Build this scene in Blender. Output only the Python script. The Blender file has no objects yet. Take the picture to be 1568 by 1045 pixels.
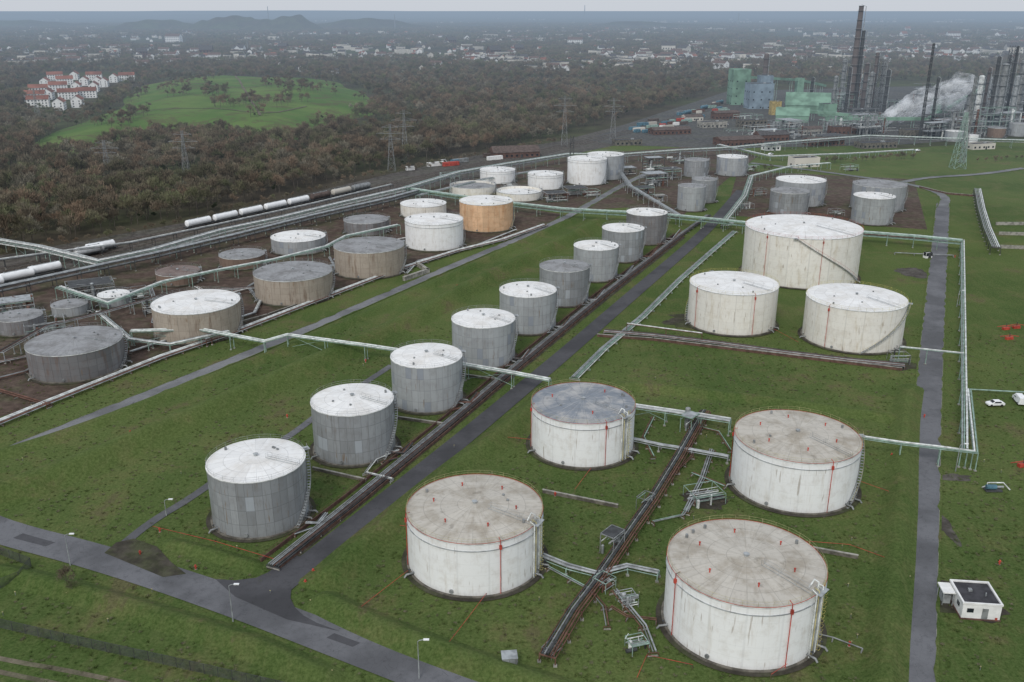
import bpy, math, random
from mathutils import Vector, Matrix, noise as mnoise
rnd = random.Random(7)
# ------------------------------------------------------------------ survey
# Ground positions are surveyed from the aerial picture: a sight line from the
# drone (100 m up) is intersected with the level ground -> real metres.
F, CX, CY, HC = 1400.0, 784.0, 522.5, 100.0
TH = math.atan(506.5 / F)
cT, sT = math.cos(TH), math.sin(TH)
def G(u, v, z=0.0):
    a = (u - CX) / F; b = -(v - CY) / F
    dz = -sT + b * cT; dy = cT + b * sT
    t = (z - HC) / dz
    return Vector((t * a, t * dy, z))
def slope(v):
    b = -(v - CY) / F
    return (-sT + b * cT) / (cT + b * sT)
def ztop(Y, v): return HC + Y * slope(v)
# ------------------------------------------------------------------ materials
MATS = {}
class NT:
    def __init__(s, name):
        s.mat = bpy.data.materials.new(name); s.mat.use_nodes = True
        s.t = s.mat.node_tree; s.t.nodes.clear(); MATS[name] = s.mat
        s.mat.cycles.emission_sampling = 'NONE'
    def n(s, typ, **kw):
        nd = s.t.nodes.new(typ)
        for k, v in kw.items(): setattr(nd, k, v)
        return nd
    def put(s, sock, val):
        if isinstance(val, bpy.types.NodeSocket): s.t.links.new(val, sock)
        elif val is not None:
            if isinstance(val, (tuple, list)) and len(val) == 3 and sock.type == 'RGBA': val = (*val, 1)
            sock.default_value = val
    def math(s, op, a, b=None, c=None, clamp=False):
        nd = s.n('ShaderNodeMath', operation=op); nd.use_clamp = clamp
        s.put(nd.inputs[0], a)
        if b is not None: s.put(nd.inputs[1], b)
        if c is not None: s.put(nd.inputs[2], c)
        return nd.outputs[0]
    def mix(s, f, a, b, bt='MIX'):
        nd = s.n('ShaderNodeMix', data_type='RGBA', blend_type=bt)
        s.put(nd.inputs[0], f); s.put(nd.inputs[6], a); s.put(nd.inputs[7], b)
        return nd.outputs[2]
    def noise(s, vec, scale, detail=3, rough=.55, dist=0):
        nd = s.n('ShaderNodeTexNoise')
        s.put(nd.inputs['Vector'], vec); nd.inputs['Scale'].default_value = scale
        nd.inputs['Detail'].default_value = detail; nd.inputs['Roughness'].default_value = rough
        return nd.outputs[0]
    def step(s, x, lo, hi):
        nd = s.n('ShaderNodeMapRange', interpolation_type='SMOOTHSTEP')
        s.put(nd.inputs[0], x); nd.inputs[1].default_value = lo; nd.inputs[2].default_value = hi
        return nd.outputs[0]
    def pos(s): return s.n('ShaderNodeNewGeometry').outputs['Position']
    def obj(s): return s.n('ShaderNodeTexCoord').outputs['Object']
    def rand(s): return s.n('ShaderNodeObjectInfo').outputs['Random']
    def sep(s, v):
        nd = s.n('ShaderNodeSeparateXYZ'); s.put(nd.inputs[0], v); return nd.outputs
    def comb(s, x, y, z):
        nd = s.n('ShaderNodeCombineXYZ')
        s.put(nd.inputs[0], x); s.put(nd.inputs[1], y); s.put(nd.inputs[2], z); return nd.outputs[0]
    def vscale(s, v, sc):
        nd = s.n('ShaderNodeVectorMath', operation='MULTIPLY'); s.put(nd.inputs[0], v); nd.inputs[1].default_value = sc
        return nd.outputs[0]
    def finish(s, col, rough=.8, metal=0.0, bump=None, bstr=.3, bdist=.1, spec=.3):
        p = s.n('ShaderNodeBsdfPrincipled')
        s.put(p.inputs['Base Color'], col); s.put(p.inputs['Roughness'], rough)
        p.inputs['Metallic'].default_value = metal; p.inputs['Specular IOR Level'].default_value = spec
        if bump is not None:
            b = s.n('ShaderNodeBump'); b.inputs['Strength'].default_value = bstr
            b.inputs['Distance'].default_value = bdist; s.put(b.inputs['Height'], bump)
            s.t.links.new(b.outputs[0], p.inputs['Normal'])
        # haze painted into the surface as emission, growing with distance from the origin
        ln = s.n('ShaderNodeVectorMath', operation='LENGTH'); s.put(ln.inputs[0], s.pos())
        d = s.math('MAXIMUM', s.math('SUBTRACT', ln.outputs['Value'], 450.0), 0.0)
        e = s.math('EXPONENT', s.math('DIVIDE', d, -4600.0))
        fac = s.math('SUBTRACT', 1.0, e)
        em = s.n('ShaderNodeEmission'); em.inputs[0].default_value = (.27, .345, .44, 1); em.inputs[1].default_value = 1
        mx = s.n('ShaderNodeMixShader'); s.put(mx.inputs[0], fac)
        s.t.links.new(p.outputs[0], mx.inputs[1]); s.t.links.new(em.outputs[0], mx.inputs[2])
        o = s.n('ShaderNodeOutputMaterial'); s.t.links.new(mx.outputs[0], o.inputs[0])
        return s.mat

def plain(name, col, rough=.7, metal=0, var=.25, scale=.6):
    m = NT(name); n1 = m.noise(m.pos(), scale, 2, .6)
    dark = tuple(c * (1 - var) for c in col); lite = tuple(min(1, c * (1 + var)) for c in col)
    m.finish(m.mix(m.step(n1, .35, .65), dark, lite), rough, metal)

plain('galvanised', (.32, .34, .345), .5, .2); plain('pipe_white', (.58, .60, .58), .5)
plain('pipe_grey', (.23, .24, .24), .5, .2); plain('mint_steel', (.25, .35, .30), .6)
plain('rust_steel', (.13, .068, .05), .8); plain('dark_steel', (.055, .058, .06), .7)
plain('safety_red', (.40, .06, .04), .6); plain('rail_yellow', (.40, .36, .19), .6); plain('safety_yellow', (.50, .44, .14), .6)
plain('concrete', (.28, .27, .24), .9, 0, .3); plain('concrete_dark', (.13, .12, .10), .9, 0, .35)
plain('white_paint', (.80, .81, .81), .5, 0, .06); plain('glass_dark', (.02, .025, .03), .15)
plain('roof_felt', (.045, .045, .05), .8); plain('rubber', (.02, .02, .02), .9)
plain('blue_paint', (.08, .17, .22), .6); plain('green_cladding', (.16, .27, .20), .7, 0, .25, .1)
plain('bluegrey_cladding', (.20, .26, .31), .7, 0, .2, .1); plain('ochre_cladding', (.36, .28, .11), .7)
plain('brick_dark', (.12, .07, .055), .9); plain('roof_brown', (.10, .075, .065), .85)
plain('roof_tile_red', (.22, .095, .068), .85, 0, .25, .05); plain('roof_tile_dark', (.075, .07, .07), .8); plain('roof_tile_brown', (.13, .085, .07), .85)
plain('render_cream', (.54, .51, .45), .9, 0, .2, .02); plain('render_white', (.74, .74, .72), .9, 0, .08)
plain('chimney_brown', (.12, .10, .095), .85, 0, .2, .05); plain('bark', (.10, .085, .07), .95)
plain('rail_steel', (.16, .12, .10), .5, .3)

def grassmat():
    m = NT('grass'); P = m.pos()
    big = m.noise(P, .012, 3, .65); mid = m.noise(P, .06, 5, .75); fin = m.noise(P, 1.7, 4, .78)
    c = m.mix(m.step(big, .38, .62), (.052, .100, .020), (.094, .140, .036))
    c = m.mix(m.math('MULTIPLY', m.step(mid, .46, .68), .62), c, (.165, .155, .062))
    st = m.noise(m.vscale(P, (.4, .06, .1)), 1, 4, .7)
    c = m.mix(m.math('MULTIPLY', m.step(st, .46, .68), .45), c, (.120, .145, .050))
    st2 = m.noise(m.vscale(P, (.09, .35, .1)), 1, 4, .7)
    c = m.mix(m.math('MULTIPLY', m.step(st2, .50, .72), .4), c, (.045, .080, .018))
    c = m.mix(m.math('MULTIPLY', m.step(m.math('SUBTRACT', mid, m.math('MULTIPLY', st, .5)), .34, .44), .55), c, (.110, .086, .055))
    c = m.mix(m.step(fin, .28, .72), m.mix(.46, c, (.018, .026, .007)), m.mix(.16, c, (.28, .29, .14)))
    m.finish(c, .95, bump=fin, bstr=.7, bdist=.3, spec=.1)
grassmat()
def woodfloor():
    m = NT('woodland_floor'); P = m.pos()
    a = m.noise(P, .004, 4, .6); b = m.noise(P, .03, 4, .7)
    c = m.mix(m.step(a, .4, .6), (.080, .068, .050), (.085, .098, .048))
    c = m.mix(m.step(b, .3, .7), m.mix(.5, c, (.018, .016, .012)), c)
    m.finish(c, 1, spec=.05)
woodfloor()
def meadow():
    m = NT('meadow_grass'); P = m.pos()
    a = m.noise(P, .012, 4, .6, .5); b = m.noise(P, .04, 5, .75)
    c = m.mix(m.step(a, .35, .65), (.075, .140, .038), (.125, .185, .055))
    c = m.mix(m.math('MULTIPLY', m.step(b, .50, .62), .7), c, (.100, .092, .050))
    m.finish(c, 1, spec=.05)
meadow()
def yard(name, c1, c2, c3, moss=.4):
    m = NT(name); P = m.pos()
    a = m.noise(P, .04, 4, .65, .5); b = m.noise(P, .3, 5, .75); g = m.noise(P, .08, 4, .65, .8)
    c = m.mix(m.step(a, .35, .65), c1, c2)
    c = m.mix(m.math('MULTIPLY', m.step(g, .45, .62), moss), c, (.075, .095, .036))
    c = m.mix(m.step(b, .35, .7), m.mix(.5, c, (.02, .018, .016)), m.mix(.3, c, c3))
    m.finish(c, .95, spec=.1)
yard('yard_soil', (.098, .064, .050), (.130, .095, .075), (.16, .13, .11), .55)
yard('ballast', (.090, .080, .070), (.125, .112, .10), (.19, .18, .17), .25)
yard('gravel_dark', (.055, .050, .040), (.075, .067, .053), (.12, .11, .09), .75)
yard('plant_paving', (.085, .085, .085), (.12, .115, .11), (.19, .19, .18), .25)
yard('sand_track', (.17, .14, .10), (.22, .19, .14), (.26, .23, .18), .5)
def asphalt(name, c):
    m = NT(name); P = m.pos()
    a = m.noise(P, .06, 4, .6, .4); b = m.noise(P, .6, 5, .75)
    lo = tuple(x * .78 for x in c); hi = tuple(x * 1.22 for x in c)
    k = m.mix(m.step(a, .38, .62), lo, hi)
    k = m.mix(m.math('MULTIPLY', m.step(b, .50, .70), .45), k, tuple(x * .5 for x in c))
    vor = m.n('ShaderNodeTexVoronoi', feature='DISTANCE_TO_EDGE'); m.put(vor.inputs['Vector'], m.vscale(P, (.16, .16, .16)))
    ck = m.math('LESS_THAN', vor.outputs['Distance'], .008)
    k = m.mix(m.math('MULTIPLY', ck, .5), k, (.03, .03, .03))
    m.finish(k, .8)
asphalt('asphalt', (.122, .124, .132)); asphalt('asphalt_dark', (.062, .062, .067)); asphalt('asphalt_pale', (.160, .163, .168))

def wallmat(name, base, npan, zst, var, seam, streak, scol, metal=0, rough=.55, rust=0, pspot=None, runs=.5):
    m = NT(name); X = m.sep(m.obj()); R = m.rand()
    ang = m.math('ARCTAN2', X[1], X[0]); u = m.math('MULTIPLY', ang, npan / 6.28318); v = m.math('DIVIDE', X[2], zst)
    wn = m.n('ShaderNodeTexWhiteNoise'); m.put(wn.inputs['Vector'], m.comb(m.math('FLOOR', u), m.math('FLOOR', v), R))
    w2 = m.n('ShaderNodeTexWhiteNoise'); m.put(w2.inputs['Vector'], m.comb(m.math('FLOOR', m.math('MULTIPLY', u, .5)), 3.0, R))
    pv = m.math('ADD', m.math('MULTIPLY', wn.outputs[0], .40), m.math('MULTIPLY', w2.outputs[0], .60))
    c = m.mix(pv, tuple(x * (1 - var) for x in base), tuple(min(1, x * (1 + var)) for x in base))
    sv = m.comb(m.math('MULTIPLY', ang, 11.0), m.math('MULTIPLY', X[2], .09), m.math('MULTIPLY', R, 60.0))
    sn = m.noise(sv, 1, 4, .7); sn2 = m.noise(sv, 3.3, 3, .7)
    c = m.mix(m.math('MULTIPLY', m.step(sn, .52, .72), streak), c, scol)
    c = m.mix(m.math('MULTIPLY', m.step(sn2, .56, .74), streak * .8), c, tuple(x * .5 for x in base))
    # isolated rust runs
    c = m.mix(m.math('MULTIPLY', m.step(m.noise(sv, 1.9, 2, .5), .66, .72), runs), c, (.20, .125, .06))
    pn = m.noise(m.obj(), .4, 3, .7); c = m.mix(m.math('MULTIPLY', m.step(pn, .45, .72), .22 + rust), c, tuple(x * .8 for x in scol))
    if pspot is not None:   # repaired cladding sheets
        c = m.mix(m.math('MULTIPLY', m.math('GREATER_THAN', wn.outputs[0], .92), .6), c, pspot)
    low = m.math('MULTIPLY', m.step(m.math('ADD', X[2], m.math('MULTIPLY', sn2, 1.8)), 2.4, .3), .4)
    c = m.mix(low, c, (.12, .11, .08))
    fu = m.math('FRACT', u); fv = m.math('FRACT', v)
    l = m.math('MAXIMUM', m.math('LESS_THAN', fu, .06), m.math('MULTIPLY', m.math('LESS_THAN', fv, .05), .7))
    c = m.mix(m.math('MULTIPLY', l, seam), c, tuple(x * .35 for x in base))
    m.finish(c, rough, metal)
wallmat('wall_white', (.82, .83, .82), 14, 2.3, .02, .12, .26, (.44, .37, .27))
wallmat('wall_cream', (.76, .74, .68), 18, 2.3, .05, .2, .42, (.45, .36, .22))
wallmat('wall_grey', (.29, .305, .315), 36, 3.2, .22, .5, .5, (.15, .135, .12), .15, .5, 0, (.42, .46, .50), .7)
wallmat('wall_palegrey', (.37, .39, .40), 36, 3.2, .17, .42, .45, (.19, .17, .15), .1, .5, 0, (.22, .25, .30), .6)
wallmat('wall_dark', (.20, .20, .205), 34, 2.0, .28, .5, .55, (.15, .09, .065), .1, .6)
wallmat('wall_concrete', (.36, .315, .26), 26, 2.2, .14, .4, .75, (.17, .12, .085), 0, .85)
wallmat('wall_brown', (.20, .145, .115), 26, 2.0, .2, .35, .6, (.10, .065, .05), 0, .9)
wallmat('wall_rust', (.66, .44, .27), 30, 2.4, .18, .35, .9, (.52, .26, .12), 0, .8, .25)
def roofmat(name, base, stain, amt, npan=24, ring=0.0):
    m = NT(name); O = m.obj(); X = m.sep(O); R = m.rand()
    ang = m.math('ARCTAN2', X[1], X[0]); r = m.math('SQRT', m.math('ADD', m.math('MULTIPLY', X[0], X[0]), m.math('MULTIPLY', X[1], X[1])))
    sv = m.comb(m.math('ADD', X[0], m.math('MULTIPLY', R, 90.0)), X[1], 0.0)
    a = m.noise(sv, .14, 5, .68, .8); b = m.noise(sv, .9, 4, .75)
    rad = m.noise(m.comb(m.math('MULTIPLY', ang, 9.0), m.math('MULTIPLY', r, .18), R), 1, 3, .65)
    c = m.mix(m.math('MULTIPLY', m.step(a, .44, .66), amt), base, stain)
    c = m.mix(m.math('MULTIPLY', m.step(rad, .48, .72), amt * .6), c, stain)
    c = m.mix(m.math('MULTIPLY', m.step(b, .52, .74), amt * .5), c, tuple(x * .5 for x in stain))
    c = m.mix(m.math('MULTIPLY', m.step(m.noise(sv, .33, 4, .6), .60, .70), amt * .55), c, tuple(x * .42 for x in stain))
    wn = m.n('ShaderNodeTexWhiteNoise')
    u = m.math('MULTIPLY', ang, npan / 6.28318); rr = m.math('DIVIDE', r, 3.2)
    m.put(wn.inputs['Vector'], m.comb(m.math('FLOOR', u), m.math('FLOOR', rr), R))
    c = m.mix(m.math('MULTIPLY', wn.outputs[0], .18), c, tuple(x * .5 for x in base))
    l = m.math('MAXIMUM', m.math('LESS_THAN', m.math('FRACT', u), .05), m.math('LESS_THAN', m.math('FRACT', rr), .045))
    c = m.mix(m.math('MULTIPLY', l, .38), c, tuple(x * .4 for x in base))
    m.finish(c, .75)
roofmat('roof_white', (.82, .82, .80), (.50, .45, .38), .36)
roofmat('roof_dirty', (.52, .49, .43), (.32, .28, .22), .8, 28)
roofmat('roof_grey', (.31, .315, .32), (.15, .145, .14), .75)
roofmat('roof_blue', (.21, .235, .265), (.46, .45, .43), .85)
roofmat('roof_rustbrown', (.22, .17, .15), (.09, .06, .05), .7)

def twigmat(name, cols):
    m = NT(name); P = m.pos(); R = m.rand()
    n = m.noise(P, .010, 3, .65)
    t = m.math('ADD', m.math('MULTIPLY', m.step(n, .25, .75), .6), m.math('MULTIPLY', R, .45))
    cr = m.n('ShaderNodeValToRGB'); el = cr.color_ramp.elements
    el[0].position = .1; el[0].color = (*cols[0], 1); el[1].position = .9; el[1].color = (*cols[-1], 1)
    for i, c in enumerate(cols[1:-1]):
        e = el.new(.1 + .8 * (i + 1) / (len(cols) - 1)); e.color = (*c, 1)
    m.put(cr.inputs[0], t)
    n2 = m.noise(P, .035, 2, .6)
    m.finish(m.mix(m.math('MULTIPLY', m.step(n2, .62, .36), .5), cr.outputs[0], (.04, .034, .026)), .95, spec=.05)
twigmat('twigs', [(.180, .165, .125), (.235, .195, .140), (.165, .180, .095), (.195, .165, .120), (.25, .180, .125), (.170, .155, .115), (.30, .275, .215)])
twigmat('evergreen', [(.035, .058, .025), (.06, .085, .034), (.095, .115, .045)])

# ------------------------------------------------------------------ mesh builder
class MB:
    def __init__(s): s.v = []; s.f = []; s.m = []; s.s = []
    def add(s, vs, fs, m, sm=False):
        o = len(s.v); s.v.extend([tuple(p) for p in vs])
        for f in fs: s.f.append([o + i for i in f]); s.m.append(m); s.s.append(sm)
    def box(s, c, sz, rz=0, m='concrete'):
        x, y, z = sz[0] / 2, sz[1] / 2, sz[2]; ca, sa = math.cos(rz), math.sin(rz)
        vs = []
        for zz in (0, z):
            for a, b in ((-x, -y), (x, -y), (x, y), (-x, y)):
                vs.append((c[0] + a * ca - b * sa, c[1] + a * sa + b * ca, c[2] + zz))
        s.add(vs, [(0, 3, 2, 1), (4, 5, 6, 7), (0, 1, 5, 4), (1, 2, 6, 5), (2, 3, 7, 6), (3, 0, 4, 7)], m)
    def cyl(s, p0, p1, r0, r1=None, n=8, m='galvanised', cap=True, sm=True):
        p0 = Vector(p0); p1 = Vector(p1); r1 = r0 if r1 is None else r1
        d = (p1 - p0)
        if d.length < 1e-6: return
        d.normalize(); a = d.cross(Vector((0, 0, 1)) if abs(d.z) < .95 else Vector((1, 0, 0))).normalized(); b = d.cross(a)
        vs = []
        for p, r in ((p0, r0), (p1, r1)):
            for i in range(n):
                t = 2 * math.pi * i / n + (math.pi / 4 if n == 4 else 0); vs.append(p + (a * math.cos(t) + b * math.sin(t)) * r)
        s.add(vs, [(i, i + n, (i + 1) % n + n, (i + 1) % n) for i in range(n)], m, sm and n > 4)
        if cap: s.add(vs[:n], [tuple(range(n))], m); s.add(vs[n:], [tuple(reversed(range(n)))], m)
    def beam(s, p0, p1, w, m='galvanised'): s.cyl(p0, p1, w * .7, n=4, m=m)
    def tube(s, pts, r, n=6, m='pipe_white', closed=False):
        pts = [Vector(p) for p in pts]; k = len(pts); vs = []
        for i, p in enumerate(pts):
            if closed: d = pts[(i + 1) % k] - pts[i - 1]
            else: d = pts[min(i + 1, k - 1)] - pts[max(i - 1, 0)]
            if d.length < 1e-6: d = Vector((1, 0, 0))
            d.normalize(); a = d.cross(Vector((0, 0, 1)) if abs(d.z) < .9 else Vector((1, 0.1, 0))).normalized(); b = d.cross(a)
            for j in range(n):
                t = 2 * math.pi * j / n; vs.append(p + (a * math.cos(t) + b * math.sin(t)) * r)
        fs = []
        for i in range(k if closed else k - 1):
            o = i * n; q = ((i + 1) % k) * n
            for j in range(n): fs.append((o + j, o + (j + 1) % n, q + (j + 1) % n, q + j))
        s.add(vs, fs, m, True)
    def sphere(s, c, r, m='white_paint', n=10, sz=1, half=False):
        vs = []; k = n // 2
        for i in range(k + 1):
            ph = math.pi * i / k
            if half: ph *= .5
            for j in range(n):
                t = 2 * math.pi * j / n
                vs.append((c[0] + r * math.sin(ph) * math.cos(t), c[1] + r * math.sin(ph) * math.sin(t), c[2] + r * sz * math.cos(ph)))
        s.add(vs, [(i * n + j, (i + 1) * n + j, (i + 1) * n + (j + 1) % n, i * n + (j + 1) % n) for i in range(k) for j in range(n)], m, True)
    def obj(s, name, loc=(0, 0, 0), link=True, local=False):
        me = bpy.data.meshes.new(name)
        vs = s.v if local else [(p[0] - loc[0], p[1] - loc[1], p[2] - loc[2]) for p in s.v]
        me.from_pydata(vs, [], s.f)
        names = []
        for k in s.m:
            if k not in names: names.append(k)
        for k in names: me.materials.append(MATS[k])
        ix = {k: i for i, k in enumerate(names)}
        me.polygons.foreach_set('material_index', [ix[k] for k in s.m])
        me.polygons.foreach_set('use_smooth', s.s)
        me.update()
        o = bpy.data.objects.new(name, me); o.location = loc
        if link: bpy.context.scene.collection.objects.link(o)
        return o

def resample(pts, step):
    out = []
    for i in range(len(pts) - 1):
        a, b = Vector(pts[i]), Vector(pts[i + 1]); L = (b - a).length; n = max(1, int(L / step))
        for k in range(n): out.append(a.lerp(b, k / n))
    out.append(Vector(pts[-1])); return out
def offs(pts, d):
    out = []; k = len(pts)
    for i in range(k):
        t = Vector(pts[min(i + 1, k - 1)]) - Vector(pts[max(i - 1, 0)]); t.z = 0; t.normalize()
        out.append(Vector(pts[i]) + Vector((t.y, -t.x, 0)) * d)
    return out
def sm_path(pts, it=2):
    pts = [Vector(p) for p in pts]
    for _ in range(it):
        q = [pts[0]]
        for i in range(len(pts) - 1):
            q.append(pts[i].lerp(pts[i + 1], .25)); q.append(pts[i].lerp(pts[i + 1], .75))
        q.append(pts[-1]); pts = q
    return pts
def inpoly(x, y, P):
    c = False; j = len(P) - 1
    for i in range(len(P)):
        xi, yi = P[i][0], P[i][1]; xj, yj = P[j][0], P[j][1]
        if (yi > y) != (yj > y) and x < (xj - xi) * (y - yi) / (yj - yi + 1e-12) + xi: c = not c
        j = i
    return c
def segd(x, y, a, b):
    dx, dy = b[0] - a[0], b[1] - a[1]; L = dx * dx + dy * dy
    t = 0 if L == 0 else max(0, min(1, ((x - a[0]) * dx + (y - a[1]) * dy) / L))
    return math.hypot(x - a[0] - t * dx, y - a[1] - t * dy)

# ------------------------------------------------------------------ ground sheets
mb = MB(); rad = [1, 60, 120, 200, 300, 450, 700, 1000, 1500, 2500, 4000, 7000, 12000, 25000, 60000, 120000]; ns = 72
vs = [(0, 0, 0)] + [(r * math.cos(2 * math.pi * i / ns), r * math.sin(2 * math.pi * i / ns), 0) for r in rad for i in range(ns)]
fs = [(0, 1 + i, 1 + (i + 1) % ns) for i in range(ns)]
for k in range(len(rad) - 1):
    for i in range(ns):
        a = 1 + k * ns + i; b = 1 + k * ns + (i + 1) % ns; fs.append((a, a + ns, b + ns, b))
mb.add(vs, fs, 'woodland_floor'); mb.obj('ground')
def sheet(name, px, mat, z):
    from mathutils.geometry import tessellate_polygon
    P = [G(u, v) for u, v in px]; P = [Vector((p.x, p.y, z)) for p in P]
    tr = tessellate_polygon([P]); m = MB(); fs = []
    for t in tr:
        a, b, c = [P[i] for i in t]
        fs.append(tuple(t) if (b - a).cross(c - a).z > 0 else tuple(reversed(t)))
    m.add(P, fs, mat); m.obj(name); return P
sheet('lawn', [(-900, 1500), (2500, 1500), (2500, 215), (1568, 215), (1380, 228), (1100, 205), (960, 215), (860, 232), (560, 290), (0, 415), (-900, 620)], 'grass', .02)
sheet('tank_basin_ground', [(-300, 445), (0, 430), (150, 405), (620, 292), (860, 328), (835, 347), (600, 417), (350, 515), (75, 615), (-300, 735)], 'yard_soil', .05)
sheet('railway_ballast', [(-500, 480), (0, 392), (280, 342), (600, 266), (720, 240), (860, 216), (960, 190), (1115, 150), (1140, 165), (980, 215), (880, 236), (640, 296), (150, 408), (0, 440), (-500, 560)], 'ballast', .08)
sheet('plant_paving', [(960, 190), (1115, 140), (1568, 128), (2200, 125), (2200, 205), (1568, 208), (1380, 222), (1100, 228), (940, 222), (900, 215)], 'plant_paving', .11)
sheet('depot_yard', [(650, 290), (880, 238), (1100, 222), (1160, 240), (1120, 270), (1040, 335), (960, 318), (860, 325)], 'yard_soil', .10)
sheet('basin_patch', [(1130, 262), (1400, 275), (1420, 352), (1110, 330)], 'yard_soil', .06)
def blob(name, u, v, rx, ry, mat, z, sd=0):
    c = G(u, v); m = MB(); n = 40; vs = []
    for i in range(n):
        a = 6.2832 * i / n; k = 1 + .5 * mnoise.noise(Vector((math.cos(a) * 1.6 + sd, math.sin(a) * 1.6, sd))) + .22 * mnoise.noise(Vector((math.cos(a) * 6 + sd, math.sin(a) * 6, sd)))
        vs.append((c.x + rx * k * math.cos(a), c.y + ry * k * math.sin(a), z))
    m.add(vs, [tuple(range(n))], mat); m.obj(name)
blob('gravel_patch', 1085, 492, 14, 10, 'gravel_dark', .05, 1); blob('gravel_patch', 1290, 505, 15, 10, 'gravel_dark', .055, 2)
blob('gravel_patch', 1400, 418, 7, 7, 'ballast', .06, 4); blob('gravel_patch', 1442, 802, 1.6, 7, 'ballast', .06, 5); blob('gravel_patch', 1462, 732, 4, 1.6, 'ballast', .06, 6); blob('gravel_patch', 1080, 765, 5, 4, 'gravel_dark', .06, 7)
blob('gravel_patch', 1380, 560, 6, 4, 'gravel_dark', .06, 9)

roads = []
def road(name, px, w, mat, z=.13, edge=True):
    p = sm_path([G(u, v) for u, v in px]); p = resample(p, 12); roads.append((p, w / 2))
    L, R = offs(p, -w / 2), offs(p, w / 2); m = MB()
    vs = [Vector((q.x, q.y, z)) for q in L] + [Vector((q.x, q.y, z)) for q in R]; n = len(p)
    m.add(vs, [(i, n + i, n + i + 1, i + 1) for i in range(n - 1)], mat)
    if edge:
        for s in (-1, 1):
            A, B = offs(p, s * (w / 2)), offs(p, s * (w / 2 + .15)); 
            if s < 0: A, B = B, A
            vs = [Vector((q.x, q.y, z + .04)) for q in A] + [Vector((q.x, q.y, z + .04)) for q in B]
            m.add(vs, [(i, n + i, n + i + 1, i + 1) for i in range(n - 1)], 'concrete')
        # soil and grass verge creeping irregularly over the road edge
        for s in (-1, 1):
            fine = resample(p, 1.5); A = offs(fine, s * (w / 2 + .5)); inn = []
            for i, q in enumerate(fine): inn.append(max(0, mnoise.noise(Vector((q.x * .25, q.y * .25, s)))) * 1.1 + .05)
            B = [offs(fine, 0)[0]] and []
            k = len(fine)
            for i in range(k):
                tt = fine[min(i + 1, k - 1)] - fine[max(i - 1, 0)]; tt.normalize(); B.append(fine[i] + Vector((tt.y, -tt.x, 0)) * s * (w / 2 + .12 - inn[i]))
            C, D = (B, A) if s > 0 else (A, B)
            vs = [Vector((q.x, q.y, z + .055)) for q in C] + [Vector((q.x, q.y, z + .055)) for q in D]
            m.add(vs, [(i, k + i, k + i + 1, i + 1) for i in range(k - 1)], 'grass')
    m.obj(name)
road('road', [(1394, 1120), (1397, 1045), (1405, 900), (1414, 750), (1422, 600), (1433, 450), (1439, 380), (1444, 312)], 6.6, 'asphalt', .13)
road('road', [(395, 925), (450, 880), (520, 825), (610, 752), (700, 680), (790, 605), (870, 538), (950, 468), (1020, 408), (1075, 360), (1110, 322), (1135, 292)], 5.6, 'asphalt_dark', .16, False)
road('road', [(-200, 745), (-60, 788), (0, 815), (130, 848), (260, 888), (380, 930), (480, 968), (600, 1014), (720, 1060), (900, 1130)], 7.5, 'asphalt', .14, False)
road('road', [(-200, 768), (0, 697), (200, 615), (400, 535), (560, 466), (700, 405), (850, 343), (905, 312), (960, 280), (1000, 262)], 4.4, 'asphalt_pale', .15)
road('road', [(1444, 318), (1450, 300), (1400, 283), (1320, 272), (1250, 262), (1150, 250)], 5, 'asphalt_pale', .17)
road('road', [(1568, 258), (1500, 268), (1420, 272), (1380, 280)], 5, 'asphalt_pale', .19)
road('service_path', [(170, 850), (230, 800), (290, 765), (350, 722), (440, 672), (500, 625), (600, 560)], 2.2, 'asphalt', .12, False)
road('dirt_track', [(-200, 965), (0, 1010), (120, 1030), (260, 1062), (500, 1120)], 1.0, 'sand_track', .05, False)
road('dirt_track', [(-200, 985), (0, 1030), (100, 1050), (240, 1082), (480, 1140)], 1.0, 'sand_track', .05, False)
sheet('road_junction', [(330, 888), (360, 890), (392, 886), (410, 878), (450, 850), (478, 862), (456, 888), (446, 905), (445, 918), (452, 932), (465, 944), (485, 955), (520, 968), (440, 950), (360, 915)], 'asphalt_dark', .165)
sheet('gravel_patch', [(160, 848), (178, 832), (205, 826), (240, 838), (262, 862), (285, 880), (250, 885)], 'gravel_dark', .175)
sheet('asphalt_repair', [(20, 825), (70, 838), (85, 832), (35, 818)], 'asphalt_dark', .16); sheet('asphalt_repair', [(500, 978), (540, 992), (552, 986), (512, 971)], 'asphalt_dark', .17); sheet('asphalt_repair', [(1385, 760), (1402, 760), (1404, 738), (1388, 738)], 'asphalt_dark', .16)

def berm(name, px, w, h):
    p = resample(sm_path([G(u, v) for u, v in px]), 5); n = len(p); m = MB(); prof = [(-1, -.05), (-.62, .3), (-.3, .85), (-.12, 1), (.12, 1), (.3, .85), (.62, .3), (1, -.05)]
    vs = []
    for k, (o, hh) in enumerate(prof):
        for i, q in enumerate(offs(p, o * w)):
            e = min(1, i / 2, (n - 1 - i) / 2)
            vs.append((q.x, q.y, hh * h * e * (1 + .06 * math.sin(i * 1.3 + k)) - (.05 if e < .5 else 0)))
    m.add(vs, [(k * n + i, (k + 1) * n + i, (k + 1) * n + i + 1, k * n + i + 1) for k in range(7) for i in range(n - 1)], 'grass', True)
    m.obj(name)
berm('grass_embankment', [(-120, 800), (80, 735), (300, 640), (470, 565), (620, 498), (760, 420), (860, 375), (925, 338)], 7, 3.2)
berm('grass_embankment', [(-80, 720), (100, 668), (300, 590), (560, 485), (740, 400), (880, 335)], 4, 1.2)
berm('grass_embankment', [(480, 905), (560, 835), (680, 735), (790, 650), (850, 600)], 5, 2.2)
berm('grass_embankment', [(480, 915), (560, 955), (700, 1010), (900, 1075)], 4, 1.9)
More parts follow.
